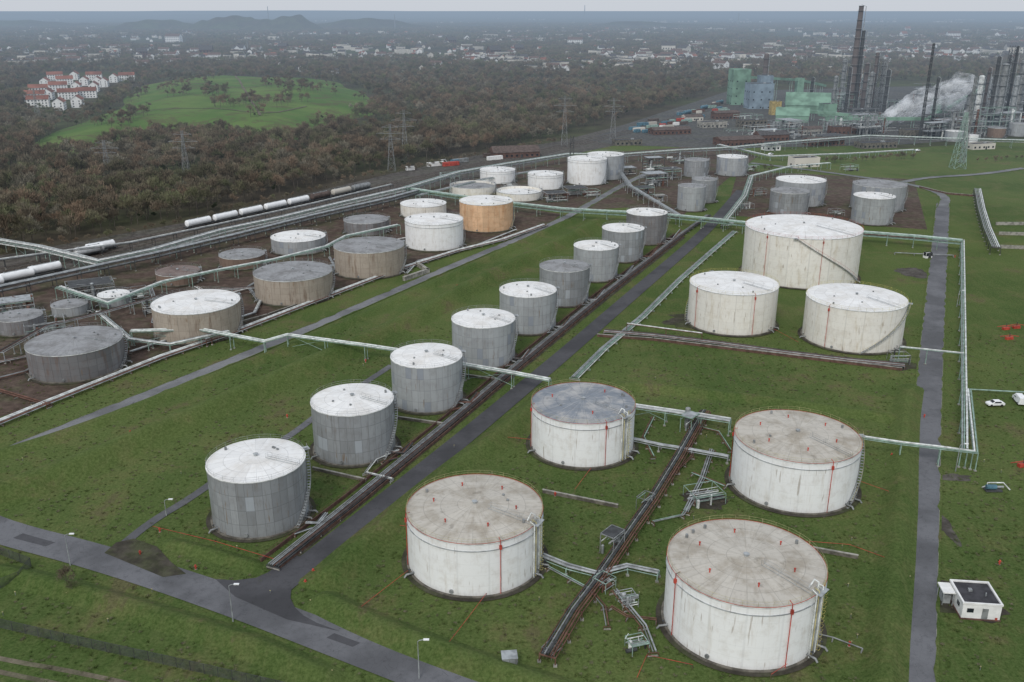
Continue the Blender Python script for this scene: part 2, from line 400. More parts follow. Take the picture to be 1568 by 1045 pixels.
berm('grass_embankment', [(1350, 1100), (1362, 950), (1378, 800), (1385, 650), (1395, 590)], 4, 2.0)
berm('grass_embankment', [(-60, 870), (60, 890), (180, 925), (380, 985), (520, 1050)], 3.5, 1.5)
berm('grass_embankment', [(940, 590), (1100, 605), (1250, 625), (1390, 645)], 4, 1.4)
berm('grass_embankment', [(250, 830), (330, 850), (400, 872)], 2.5, .9)

# ------------------------------------------------------------------ tanks
tanks_xy = []
def tank(cx, yb, w, yr, wall, roof, n=64, rail='rail_yellow', cone=.10, reds=(), stair=None, vents=0, bundle=None, floating=False, band=None, ring=False, name='storage_tank', pad=1.5):
    gf = G(cx, yb); d = Vector((gf.x, gf.y, 0)).normalized(); h = ztop(gf.y, yr); R = 10
    for _ in range(8):
        c = gf + d * R; R = w / 2 / F * (c.y * cT + (HC - h) * sT)
    tanks_xy.append((c.x, c.y, R)); m = MB(); a0 = math.atan2(-c.y, -c.x)
    def P(r, a, z): return Vector((r * math.cos(a), r * math.sin(a), z))
    A = [2 * math.pi * i / n for i in range(n)]
    def ringband(r0, z0, r1, z1, mat, sm=True):
        vs = [P(r0, a, z0) for a in A] + [P(r1, a, z1) for a in A]
        m.add(vs, [(i, (i + 1) % n, n + (i + 1) % n, n + i) for i in range(n)], mat, sm)
    big = R > 7
    ringband(R + pad * .5 + .6, .20, R + .5, .24, 'gravel_dark', False)
    ringband(R + .45, 0, R + .45, .40, 'concrete_dark', False); ringband(R + .45, .40, R, .42, 'concrete_dark', False)
    ringband(R, .3, R, h, wall)
    if band: ringband(R + .04, h - 1.3, R + .04, h - .1, band)
    ringband(R + .12, h - .16, R + .12, h + .04, 'pipe_white', False)
    ringband(R, h - .16, R + .12, h - .16, 'dark_steel', False)
    if wall == 'wall_white' and big:
        ringband(R + .18, h - 1.5, R + .18, h - 1.42, 'galvanised', False); ringband(R + .18, h - 1.42, R, h - 1.42, 'galvanised', False)
    if floating:
        ringband(R + .12, h + .04, R - .3, h + .04, 'galvanised', False)
        vs = [P(R - .3, a, h + .04) for a in A] + [P(R - .3, a, h - 1.2) for a in A]
        m.add(vs, [(i, (i + 1) % n, n + (i + 1) % n, n + i) for i in range(n)], wall, True)
        rr = [R - .3, R * .7, R * .4, .2]; hz = [h - 1.2, h - 1.1, h - 1.0, h - .9]
    else:
        rr = [R + .12, R * .92, R * .7, R * .45, R * .2, .1]; hz = [h + .04 + cone * (R - r) * (1 - .25 * (1 - r / R)) for r in rr]
    for k in range(len(rr) - 1): ringband(rr[k], hz[k], rr[k + 1], hz[k + 1], roof)
    m.cyl((0, 0, hz[-1] - .1), (0, 0, hz[-1] + .45), .35, n=10, m='galvanised'); m.cyl((0, 0, hz[-1] + .45), (0, 0, hz[-1] + .6), .55, .25, n=10, m='galvanised')
    if rail:
        k = max(12, int(2 * math.pi * R / 2.4))
        for i in range(k): a = 2 * math.pi * i / k; m.beam(P(R, a, h), P(R, a, h + 1.05), .035, rail)
        for zz in (.55, 1.05): m.tube([P(R, a, h + zz) for a in A[::2]], .022, 4, rail, True)
    if ring: m.tube([P(R + .1, a, h + .12) for a in A], .045, 5, 'safety_red', True)
    for a in reds:
        aa = a0 + a; m.tube([P(R + .2, aa, .3), P(R + .2, aa, h + .3), P(R - .6, aa, h + .5)], .075, 6, 'safety_red')
        m.box(P(R + .25, aa, h - 1.5), (.4, .4, .8), aa, 'safety_red')
    for i in range(vents):
        a = a0 + 2 * math.pi * i / vents + .3; q = P(R * .62, a, h + cone * R * .34)
        m.cyl(q, q + Vector((0, 0, .6)), .12, n=8, m='safety_red'); m.cyl(q + Vector((0, 0, .6)), q + Vector((0, 0, .72)), .2, n=8, m='safety_red')
    if big:   # radial walkway with handrail
        a = a0 + 1.0; e0 = P(R - .2, a, h + .25); e1 = P(R * .25, a, h + .25 + cone * R * .62)
        for s in (-.4, .4):
            o = Vector((-math.sin(a), math.cos(a), 0)) * s; m.tube([e0 + o, e1 + o], .05, 4, 'galvanised')
            for t in (0, .33, .66, 1): p = e0.lerp(e1, t) + o; m.beam(p, p + Vector((0, 0, .9)), .035, 'galvanised')
            m.tube([e0 + o + Vector((0, 0, .9)), e1 + o + Vector((0, 0, .9))], .025, 4, 'galvanised')
    for i in range(4):
        a = rnd.uniform(0, 6.28); q = P(R * rnd.choice((.85, .5)), a, h + cone * R * .1); m.cyl(q, q + Vector((0, 0, .4 + cone * R * .3)), .26, n=10, m='pipe_grey')
    if stair is not None:
        s0, s1 = stair; k = max(10, int(h / .45)); I, O, Hn = [], [], []
        for i in range(k + 1):
            t = i / k; a = a0 + s0 + (s1 - s0) * t; z = .3 + (h - .2) * t
            I.append(P(R + .12, a, z)); O.append(P(R + .85, a, z)); Hn.append(P(R + .85, a, z + 1.0))
            da = .28 / R
            m.add([P(R + .12, a - da, z), P(R + .85, a - da, z), P(R + .85, a + da, z), P(R + .12, a + da, z)], [(0, 1, 2, 3)], 'galvanised')
            if i % 3 == 0: m.beam(O[-1], Hn[-1], .035, rail or 'galvanised')
        m.tube(I, .08, 4, 'pipe_grey'); m.tube(O, .08, 4, 'pipe_grey'); m.tube(Hn, .03, 4, rail or 'galvanised')
        m.box(P(R + .7, a0 + s1, h - .1), (1.3, 1.6, .1), a0 + s1, 'galvanised')
    if bundle is not None:
        for k, da in enumerate((-.05, 0, .05, .09)):
            aa = a0 + bundle + da; rr2 = R + .4
            m.tube([P(rr2, aa, .5), P(rr2, aa, h + .5 + .2 * k), P(R - .5, aa, h + .9 + .1 * k)], .12, 6, ('pipe_white', 'rail_yellow', 'galvanised', 'pipe_white')[k])
        aa = a0 + bundle + .16
        for s in (-.03, .03): m.tube([P(R + .3, aa + s, .4), P(R + .3, aa + s, h + 1.4)], .045, 4, 'safety_yellow')
        for i in range(int(h / .9)):
            z = .8 + i * .9; m.tube([P(R + .25, aa - .035, z), P(R + .9, aa - .03, z), P(R + .9, aa + .03, z), P(R + .25, aa + .035, z)], .03, 4, 'safety_yellow')
        m.box(P(R + .5, a0 + bundle + .05, h + .3), (1.2, 2.8, .1), a0 + bundle + .05, 'galvanised')
        m.tube([P(R - .2, a0 + bundle + .05, h + .4), P(R - .2, a0 + bundle + .05, h + 1.8), P(R - .9, a0 + bundle + .05, h + 2.0), P(R - 1.4, a0 + bundle, h + .6)], .16, 8, 'pipe_white')
    for a in (1.0, 1.25, -1.1):
        aa = a0 + a; m.tube([P(R - .1, aa, 1.0), P(R + 1.6, aa, 1.0), P(R + 2.0, aa, .5)], .2, 8, 'pipe_grey')
        m.cyl(P(R + .9, aa, 1.0), P(R + .9, aa, 1.9), .06, n=6, m='dark_steel'); m.cyl(P(R + .9, aa, 1.9), P(R + .9, aa, 1.97), .25, n=8, m='dark_steel')
    m.cyl(P(R - .1, a0 - .35, 1.1), P(R + .3, a0 - .35, 1.1), .38, n=12, m='pipe_grey')
    m.obj(name, (c.x, c.y, 0), local=True)
    return c, R, h
W = 'wall_white'
tank(1125, 1026, 237, 928, W, 'roof_dirty', 96, reds=(-.95, .62), vents=6, bundle=1.05, ring=True, cone=.09)
tank(729, 916, 208, 834, W, 'roof_dirty', 96, reds=(-1.4, .35), vents=6, bundle=1.0, ring=True, cone=.09)
tank(890, 718, 158, 650, W, 'roof_blue', 96, reds=(.45, -1.35), vents=3, bundle=.85, ring=True, cone=.09)
tank(1207, 786, 187, 708, W, 'roof_dirty', 96, reds=(-1.45, .6), vents=6, ring=True, stair=(1.0, 1.9), cone=.09)
tank(1220, 443, 173, 366, 'wall_cream', 'roof_white', 96, rail='safety_red', reds=(-.6, .35), stair=(1.35, -.1), cone=.07)
tank(1117, 515, 133, 452, 'wall_cream', 'roof_white', 80, rail='safety_yellow', reds=(.5, -.9), stair=(-1.4, -2.6), cone=.05)
tank(1300, 541, 147, 476, 'wall_cream', 'roof_white', 80, rail='safety_yellow', reds=(-.5,), stair=(.2, 1.5), cone=.07)
gr = ['wall_grey', 'wall_grey', 'wall_palegrey', 'wall_palegrey', 'wall_palegrey', 'wall_grey', 'wall_palegrey', 'wall_grey', 'wall_dark']
rf = ['roof_white'] * 5 + ['roof_grey', 'roof_white', 'roof_white', 'roof_white']
row = [(405, 825, 147, 738), (546, 714, 125, 637), (656, 634, 109, 564), (741, 566, 97, 503), (808, 514, 87, 456), (863, 471, 76, 417), (911, 433, 68, 384), (952, 403, 64, 356), (988, 376, 62, 331)]
for (a, b, c, d), wl, r in zip(row, gr, rf):
    tank(a, b, c, d, wl, r, 64, rail='galvanised', stair=(.7, 1.8), cone=.12)
for a in [(125, 585, 137, 543, 'wall_dark', 'roof_grey'), (308, 527, 130, 481, 'wall_concrete', 'roof_white'), (453, 469, 118, 431, 'wall_concrete', 'roof_grey'), (568, 428, 107, 388, 'wall_concrete', 'roof_grey'),
          (562, 362, 68, 343, 'wall_dark', 'roof_grey'), (459, 392, 82, 371, 'wall_palegrey', 'roof_white'), (373, 414, 68, 397, 'wall_brown', 'roof_grey'), (275, 439, 64, 423, 'wall_brown', 'roof_rustbrown'),
          (35, 515, 66, 492, 'wall_dark', 'roof_grey'), (110, 487, 52, 472, 'wall_palegrey', 'roof_grey'), (177, 472, 46, 456, 'wall_palegrey', 'roof_white')]:
    tank(*a, 56, rail='galvanised', stair=(.9, 1.9), cone=.06)
tank(666, 386, 89, 345, W, 'roof_white', 64, rail='galvanised', stair=(1.2, 2.2), cone=.06)
tank(745, 357, 82, 315, 'wall_rust', 'roof_white', 64, rail='safety_yellow', stair=(1.0, 2.2), cone=.06)
tank(649, 336, 70, 318, 'wall_cream', 'roof_white', 56, rail='galvanised', cone=.05)
for a in [(724, 302, 70, 289, 'wall_cream', 'roof_grey', True), (762, 283, 54, 264, W, 'roof_white', False), (795, 310, 70, 298, 'wall_cream', 'roof_white', True), (835, 292, 54, 270, W, 'roof_white', False),
          (926, 277, 56, 240, 'wall_palegrey', 'roof_white', False), (898, 285, 60, 247, W, 'roof_white', False), (1065, 273, 37, 247, 'wall_grey', 'roof_grey', False), (1119, 271, 46, 243, 'wall_palegrey', 'roof_white', False),
          (1076, 312, 38, 277, 'wall_grey', 'roof_grey', False), (1057, 325, 42, 288, 'wall_palegrey', 'roof_grey', False), (1222, 318, 74, 281, 'wall_palegrey', 'roof_white', False), (1206, 331, 58, 297, 'wall_grey', 'roof_grey', False),
          (1341, 326, 78, 288, 'wall_palegrey', 'roof_grey', False), (1333, 346, 61, 305, 'wall_palegrey', 'roof_white', False), (1459, 218, 26, 202, 'wall_palegrey', 'roof_white', False), (1486, 220, 20, 208, W, 'roof_white', False), (1556, 210, 26, 190, 'wall_palegrey', 'roof_grey', False), (1524, 212, 26, 197, 'wall_brown', 'roof_grey', False)]:
    tank(*a[:6], 48, rail='galvanised', stair=(.8, 2.0), cone=.08, floating=a[6])

# ------------------------------------------------------------------ pipes and racks
def rack(name, px, z, pipes, width=3.0, step=8, post='galvanised', zg=None, two=False, brace=False):
    p0 = [G(u, v, z) for u, v in px]; p = resample(p0, step); m = MB()
    for o, r, mat in pipes: m.tube([q + Vector((0, 0, r + .12)) for q in offs(p, o)], r, 6, mat)
    L, R = offs(p, -width / 2), offs(p, width / 2)
    for i in range(len(p)):
        if z > 1.2:
            for q in ((L[i], R[i]) if width > 1 else (p[i],)):
                m.beam((q.x, q.y, 0), (q.x, q.y, z), .2, post); m.box((q.x, q.y, 0), (.6, .6, .3), 0, 'concrete')
            m.beam(L[i], R[i], .2, post)
            if two: m.beam(L[i] - Vector((0, 0, 1.8)), R[i] - Vector((0, 0, 1.8)), .18, post)
            if brace and i % 4 == 0 and i + 1 < len(p):
                m.beam((L[i].x, L[i].y, .3), L[i + 1], .1, post); m.beam((L[i + 1].x, L[i + 1].y, .3), L[i], .1, post)
        else:
            m.beam(L[i] * 1.0 + Vector((0, 0, -z + .2)), R[i] + Vector((0, 0, -z + .2)), .22, 'concrete')
            if z > .3:
                for q in (L[i], R[i]): m.beam((q.x, q.y, 0), (q.x, q.y, z), .12, post)
                m.beam(L[i], R[i], .12, post)
    if z > 1.2 and width > 1:
        for Q in (L, R): m.tube(Q, .11, 4, post)
        if two:
            for o, r, mat in pipes[::2]: m.tube([q - Vector((0, 0, 1.8 - r - .12)) for q in offs(p, o * .8)], r, 6, mat)
    return m.obj(name)
def mk(n, w, mats, r0=.10, r1=.28, seed=1):
    q = random.Random(seed); return [(-w / 2 + w * (i + .5) / n, q.uniform(r0, r1), q.choice(mats)) for i in range(n)]
LT = ['pipe_white', 'galvanised', 'pipe_grey', 'galvanised']; BR = ['rust_steel', 'pipe_grey', 'rust_steel', 'dark_steel', 'galvanised']
DK = ['rust_steel', 'dark_steel', 'rust_steel', 'dark_steel', 'pipe_grey']
rack('pipeline_track', [(418, 868), (540, 770), (700, 638), (790, 562), (920, 455), (1040, 362), (1085, 330)], .6, mk(6, 2.8, DK, .12, .24, 3), 3.2, 6, 'dark_steel')
sheet('pipe_trench_floor', [(408, 872), (530, 768), (690, 636), (780, 560), (910, 453), (1030, 360), (1050, 364), (932, 458), (802, 566), (712, 642), (552, 776), (430, 876)], 'gravel_dark', .09)
m = MB()
for o, hh in ((-2.3, .9), (2.4, .7)):
    p = offs(resample([G(u, v) for u, v in [(414, 866), (540, 768), (700, 637), (790, 561), (920, 454), (1040, 361)]], 6), o)
    for i in range(len(p) - 1):
        d = p[i + 1] - p[i]; c = (p[i] + p[i + 1]) / 2; m.box((c.x, c.y, 0), (d.length, .25, hh), math.atan2(d.y, d.x), 'brick_dark')
    m.tube([q + Vector((0, 0, 1.5)) for q in p], .05, 4, 'rust_steel')
    for q in p: m.beam(q, q + Vector((0, 0, 1.5)), .06, 'rust_steel')
m.obj('basin_retaining_wall')
rack('pipe_bridge', [(200, 508), (305, 505), (405, 524), (440, 514), (560, 530), (640, 542), (715, 560), (785, 572), (842, 583)], 4.5, [(-.5, .26, 'pipe_white'), (.1, .18, 'mint_steel'), (.6, .20, 'pipe_white')], 1.5, 13, 'mint_steel', brace=True)
rack('pipeline', [(-120, 690), (0, 648), (75, 617), (250, 547), (350, 513), (480, 463), (600, 417), (700, 385), (770, 368), (835, 345)], .7, [(-1.1, .28, 'pipe_white'), (-.4, .22, 'pipe_white'), (.3, .16, 'rust_steel'), (.8, .2, 'rust_steel'), (1.3, .14, 'galvanised')], 3.0, 6, 'rust_steel')
rack('pipeline', [(-120, 560), (0, 600), (75, 622)], .7, [(-.5, .25, 'rust_steel'), (.3, .2, 'rust_steel')], 1.6, 6, 'rust_steel')
rack('pipe_rack', [(-80, 352), (0, 368), (60, 378), (150, 400), (235, 382), (340, 352), (430, 333), (520, 311), (620, 288)], 6, mk(6, 3.6, LT, .12, .28, 4), 4, 9, 'mint_steel', two=True, brace=True)
rack('pipe_rack', [(-80, 455), (0, 440), (120, 414), (240, 388), (360, 360), (480, 330), (600, 303), (640, 292)], 5, mk(5, 3, BR + ['galvanised'], .15, .3, 5), 3.5, 9, 'dark_steel', two=True)
rack('pipe_rack', [(-50, 405), (60, 390), (200, 372), (330, 345), (480, 312), (600, 283)], 4, mk(3, 2, LT, .12, .22, 6), 2.5, 10, 'dark_steel')
rack('pipe_rack', [(90, 440), (165, 465), (250, 432), (330, 415), (420, 398), (500, 378), (530, 362), (610, 345)], 4.5, mk(4, 2.4, ['pipe_white', 'galvanised', 'mint_steel'], .14, .24, 7), 2.8, 8, 'mint_steel')
rack('pipe_rack', [(0, 540), (70, 500), (160, 478), (240, 455), (310, 445), (400, 440)], 3.6, mk(3, 1.8, BR, .12, .26, 8), 2.2, 8, 'galvanised')
rack('pipe_rack', [(150, 478), (200, 520), (260, 528), (350, 508)], 2.6, mk(3, 1.6, ['pipe_white', 'galvanised'], .14, .24, 9), 2.0, 7, 'mint_steel')
rack('pipe_rack', [(230, 440), (240, 470), (235, 495), (320, 520)], 2.2, mk(3, 1.6, BR, .14, .26, 19), 2.0, 7, 'rust_steel')
for k, pp in enumerate([[(510, 400), (520, 385), (620, 365)], [(395, 460), (380, 440), (420, 415)], [(622, 420), (640, 400), (720, 380), (790, 352)], [(-20, 560), (50, 545), (60, 520), (110, 500)], [(200, 540), (230, 530), (390, 480), (400, 460)], [(-20, 585), (40, 570), (55, 560)], [(300, 440), (330, 455), (390, 440)], [(500, 425), (515, 412), (505, 395)]]):
    rack('pipeline', pp, .6, mk(3, 1.4, LT + BR, .1, .22, 30 + k), 1.8, 6, 'rust_steel')
rack('pipe_rack', [(620, 288), (700, 300), (790, 312), (860, 320), (930, 324), (1010, 328), (1110, 338), (1200, 348), (1320, 356), (1400, 362), (1474, 369)], 5, mk(6, 3.4, ['pipe_white', 'mint_steel', 'galvanised', 'mint_steel'], .14, .28, 10), 3.6, 9, 'mint_steel', two=True)
rack('pipe_rack', [(620, 288), (700, 264), (780, 250), (870, 236), (960, 236), (1040, 230), (1120, 226), (1200, 218), (1330, 208), (1450, 212), (1600, 216)], 6, mk(6, 3.6, ['pipe_white', 'mint_steel', 'galvanised'], .14, .28, 11), 4, 10, 'mint_steel', two=True)
rack('pipe_rack', [(640, 300), (740, 275), (820, 262)], 4, mk(4, 2.6, LT, .14, .3, 12), 3, 8, 'mint_steel')
rack('pipe_rack', [(1040, 330), (990, 300), (965, 285), (940, 250)], 4.5, mk(4, 2.6, LT, .14, .3, 13), 3, 8, 'galvanised')
rack('pipe_rack', [(1110, 338), (1140, 300), (1150, 270), (1210, 255), (1270, 250)], 4.0, mk(4, 2.6, ['mint_steel', 'pipe_white'], .14, .3, 14), 3, 8, 'mint_steel')
rack('pipe_rack', [(1100, 222), (1180, 240), (1300, 236), (1400, 230)], 3.0, mk(4, 2.6, LT, .14, .3, 140), 3, 8, 'mint_steel')
rack('pipe_rack', [(1474, 369), (1475, 450), (1476, 560), (1477, 640), (1477, 690)], 4.5, [(-.5, .26, 'pipe_white'), (.1, .16, 'mint_steel'), (.5, .14, 'galvanised')], 1.3, 14, 'mint_steel')
rack('pipe_bridge', [(1300, 668), (1380, 680), (1440, 687), (1494, 694), (1484, 598)], 4.5, [(-.3, .24, 'pipe_white'), (.3, .14, 'mint_steel')], 1.1, 16, 'mint_steel')
rack('pipe_bridge', [(1378, 533), (1420, 537), (1476, 543)], 4.5, [(-.2, .22, 'pipe_white'), (.3, .1, 'mint_steel')], 1.0, 14, 'mint_steel')
rack('pipe_rack', [(1497, 290), (1503, 320), (1512, 350), (1525, 380)], 3, mk(5, 3.6, LT, .16, .3, 15), 4, 8, 'dark_steel')
rack('pipe_rack', [(1484, 598), (1560, 602), (1640, 606)], .8, [(0, .2, 'mint_steel')], 1.2, 8, 'mint_steel')
rack('pipeline', [(1370, 388), (1460, 392)], .6, mk(2, 1, LT, .12, .2, 55), 1.4, 6, 'galvanised')
rack('pipeline', [(925, 508), (1000, 514), (1100, 526), (1200, 540), (1300, 552), (1385, 560)], .7, mk(6, 3.2, ['galvanised', 'rust_steel', 'pipe_grey', 'dark_steel'], .12, .24, 16), 3.6, 6, 'rust_steel')
rack('pipeline', [(880, 580), (925, 535), (985, 485), (1040, 430), (1085, 390), (1125, 355)], .6, mk(5, 2.6, ['pipe_white', 'galvanised', 'mint_steel'], .12, .2, 17), 3.2, 7, 'mint_steel')
rack('pipe_bridge', [(960, 497), (1020, 505), (1075, 512)], 3, [(-.2, .2, 'pipe_white'), (.3, .12, 'rust_steel')], 1.0, 10, 'rust_steel')
rack('pipe_rack', [(838, 1005), (880, 935), (920, 882), (965, 815), (1000, 765), (1040, 700), (1065, 655), (1080, 630)], 1.6, mk(5, 2.4, BR, .12, .24, 18), 2.8, 5, 'rust_steel', two=False, brace=True)
rack('pipe_rack', [(965, 622), (1020, 630), (1075, 638), (1118, 645)], 3.6, mk(4, 2.4, ['galvanised', 'mint_steel', 'pipe_white'], .12, .22, 20), 2.6, 7, 'mint_steel', brace=True)
rack('pipeline', [(965, 672), (1010, 682), (1060, 690), (1115, 700)], 1.4, mk(3, 1.5, ['pipe_white', 'galvanised'], .12, .2, 21), 1.8, 6, 'galvanised')
rack('pipeline', [(830, 852), (870, 868), (915, 880), (960, 868), (1008, 878)], 1.4, mk(3, 1.4, ['galvanised', 'mint_steel', 'pipe_grey'], .12, .2, 22), 1.8, 5, 'mint_steel')
rack('pipeline', [(1050, 785), (1075, 735), (1090, 690)], .7, mk(3, 1.4, ['galvanised', 'pipe_grey'], .1, .18, 23), 1.8, 5, 'rust_steel')
rack('pipeline', [(940, 905), (985, 960), (1000, 1000)], .8, mk(3, 1.5, BR, .1, .2, 24), 1.8, 4, 'rust_steel')
for k, pp in enumerate([[(1020, 735), (1060, 700), (1055, 665)], [(1050, 650), (1100, 662), (1118, 690)], [(1000, 800), (1045, 790), (1060, 770)], [(840, 870), (905, 905)], [(1000, 640), (985, 670), (1000, 700)], [(1060, 725), (1110, 745)], [(935, 930), (960, 945), (1005, 950)], [(900, 900), (925, 930), (930, 960)]]):
    rack('pipeline', pp, .7, mk(2, .9, ['galvanised', 'pipe_grey', 'rust_steel', 'rust_steel', 'mint_steel'], .09, .15, 70 + k), 1.2, 4, 'rust_steel')
rack('pipeline', [(1232, 968), (1275, 978), (1320, 995)], .5, [(0, .12, 'pipe_grey')], .8, 6, 'galvanised')
rack('pipeline', [(610, 690), (575, 705), (560, 725), (600, 735)], .6, mk(2, 1, LT, .12, .2, 25), 1.4, 4, 'galvanised')
for (a, b, c, d) in row:
    x = a + c * .46; y = b - c * .16
    rack('pipeline', [(x - 4, y), (x + 14, y + 1), (x + 26, y - 14)], .7, mk(3, 1.3, BR, .12, .2, a), 1.5, 3, 'rust_steel')
    rack('pipeline', [(x - c * .15, y + c * .12), (x + 6, y + 8)], .5, mk(2, .8, BR, .08, .14, a + 1), 1.0, 3, 'rust_steel')
def redline(px, h=.9):
    m = MB(); p = resample([G(u, v) for u, v in px], 3.5)
    m.tube([q + Vector((0, 0, h)) for q in p], .05, 5, 'safety_red')
    for q in p: m.beam(q, q + Vector((0, 0, h)), .05, 'rust_steel')
    m.obj('fire_water_line')
for q in [[(542, 945), (580, 915), (625, 880)], [(688, 990), (715, 955), (745, 915)], [(235, 812), (330, 835), (420, 862)], [(590, 808), (625, 812)], [(750, 672), (812, 678)],
          [(1295, 735), (1360, 758)], [(1185, 508), (1222, 528)], [(1235, 835), (1300, 840), (1360, 862)], [(880, 755), (905, 722)], [(975, 1045), (990, 1010), (1060, 1025)], [(1180, 1040), (1210, 1020)]]: redline(q)
def lowwall(px, h=.8, t=.3, mat='concrete_dark', name='concrete_wall'):
    m = MB(); p = [G(u, v) for u, v in px]
    for i in range(len(p) - 1):
        d = p[i + 1] - p[i]; c = (p[i] + p[i + 1]) / 2
        m.box((c.x, c.y, 0), (d.length + t, t, h), math.atan2(d.y, d.x), mat); m.box((c.x, c.y, h), (d.length + t + .1, t + .15, .12), math.atan2(d.y, d.x), 'concrete')
    m.obj(name)
lowwall([(832, 755), (945, 778)]); lowwall([(1235, 842), (1312, 856)]); lowwall([(915, 516), (1000, 522), (1380, 568)], .9, .3, 'brick_dark')
lowwall([(340, 503), (410, 484), (560, 432), (700, 388)], .7); lowwall([(1408, 288), (1450, 298), (1500, 302)], 1.0, .3, 'brick_dark')
lowwall([(620, 430), (655, 418), (640, 408)], 1.6, 1.2, 'concrete'); lowwall([(1300, 358), (1420, 368)], .9, .3, 'brick_dark')
lowwall([(480, 720), (560, 738)], .7); lowwall([(610, 642), (680, 652)], .7); lowwall([(700, 575), (770, 585)], .7)
lowwall([(1525, 345), (1620, 345)], 1.4, .4, 'concrete'); lowwall([(1530, 360), (1620, 362)], 1.4, .4, 'concrete'); lowwall([(1520, 380), (1620, 384)], 1.4, .4, 'concrete')

# ------------------------------------------------------------------ process equipment
def process_unit(m, c, w, d, h, rz, q, dense=1.0, mats=('galvanised', 'pipe_grey', 'dark_steel', 'mint_steel')):
    ca, sa = math.cos(rz), math.sin(rz)
    def T(x, y, z): return Vector((c.x + x * ca - y * sa, c.y + x * sa + y * ca, z))
    sc = min(1, max(.35, h / 8))
    st = q.choice(mats); nx, ny = max(1, int(w / 6)), max(1, int(d / 6)); nz = max(1, int(h / 5)); bt = .3 * sc
    for i in range(nx + 1):
        for j in range(ny + 1): m.beam(T(-w / 2 + w * i / nx, -d / 2 + d * j / ny, 0), T(-w / 2 + w * i / nx, -d / 2 + d * j / ny, h * q.uniform(.8, 1)), bt, st)
    for k in range(1, nz + 1):
        z = h * k / nz
        for s in (-1, 1):
            m.beam(T(-w / 2, s * d / 2, z), T(w / 2, s * d / 2, z), bt, st); m.beam(T(s * w / 2, -d / 2, z), T(s * w / 2, d / 2, z), bt, st)
        if h > 4 and q.random() < .6: m.box(T(0, 0, z), (w * .9, d * .9, .12), rz, q.choice(('galvanised', 'dark_steel')))
    for _ in range(int(dense * (3 + w * d / 30))):
        x, y = q.uniform(-w / 2, w / 2), q.uniform(-d / 2, d / 2); r = q.uniform(.5, 1.6) * sc; t = q.random(); mm = q.choice(('pipe_white', 'galvanised', 'pipe_grey', 'galvanised', 'dark_steel', 'rust_steel'))
        if t < .45:
            hh = q.uniform(.3, 1.2) * h; m.cyl(T(x, y, 0), T(x, y, hh), r * .8, n=10, m=mm); m.sphere(T(x, y, hh), r * .8, mm, 10, .6, True)
        elif t < .7: z = q.uniform(.8 * sc, h * .7); m.cyl(T(x - r * 2, y, z), T(x + r * 2, y, z), r * .7, n=10, m=mm)
        else: z = q.uniform(.5, h); m.tube([T(x, y, 0), T(x, y, z), T(x + q.uniform(-w, w) * .4, y, z), T(x, y + 2 * sc, z + 1 * sc)], .18 * sc, 6, mm)
    for _ in range(int(dense * 5)):
        z = q.uniform(.5, h); y = q.uniform(-d / 2, d / 2); m.tube([T(-w / 2, y, z), T(w / 2, y, z)], q.uniform(.12, .3) * sc, 6, q.choice(('pipe_white', 'galvanised', 'mint_steel')))
q = random.Random(11)
def unit(u, v, w, d, h, rz=0, dense=1, name='pump_station'):
    m = MB(); process_unit(m, G(u, v), w, d, h, rz, q, dense); m.obj(name)
for a in [(1078, 765, 7, 6, 2.4, .3, 3), (960, 925, 3, 3, 2, .3, 2.5), (975, 995, 3, 3, 2, .3, 2), (1375, 555, 5, 5, 3, 0, 2), (937, 845, 4, 3, 4.5, .9, 1), (988, 778, 3.5, 2.5, 3, .9, 1), (1055, 660, 4, 3, 4.5, .9, 1), (925, 900, 3, 3, 2.2, .8, 2), (845, 1000, 3, 2, 1.6, .9, 1.5)]: unit(*a)
unit(70, 508, 12, 8, 4, .5, 2); unit(140, 452, 16, 10, 5, .5, 2); unit(205, 460, 10, 8, 4, .5, 2); unit(20, 480, 14, 8, 5, .5, 2); unit(235, 480, 6, 6, 4, .5, 2)
for (u, v, w, d, h) in [(1000, 285, 14, 10, 8), (1025, 275, 12, 8, 7), (985, 300, 10, 8, 5), (1000, 262, 12, 8, 9), (960, 268, 10, 8, 5), (850, 308, 12, 8, 5), (880, 300, 12, 10, 5), (905, 302, 8, 8, 4), (1040, 250, 12, 8, 6), (690, 275, 12, 8, 4),
                         (1110, 348, 8, 8, 4), (1140, 320, 8, 6, 3), (1160, 300, 8, 6, 4), (1280, 330, 6, 6, 3), (780, 292, 8, 8, 4), (1010, 310, 6, 6, 4), (1150, 262, 8, 6, 4), (1300, 262, 10, 6, 4)]: unit(u, v, w, d, h, .3, 1.5, 'process_unit')
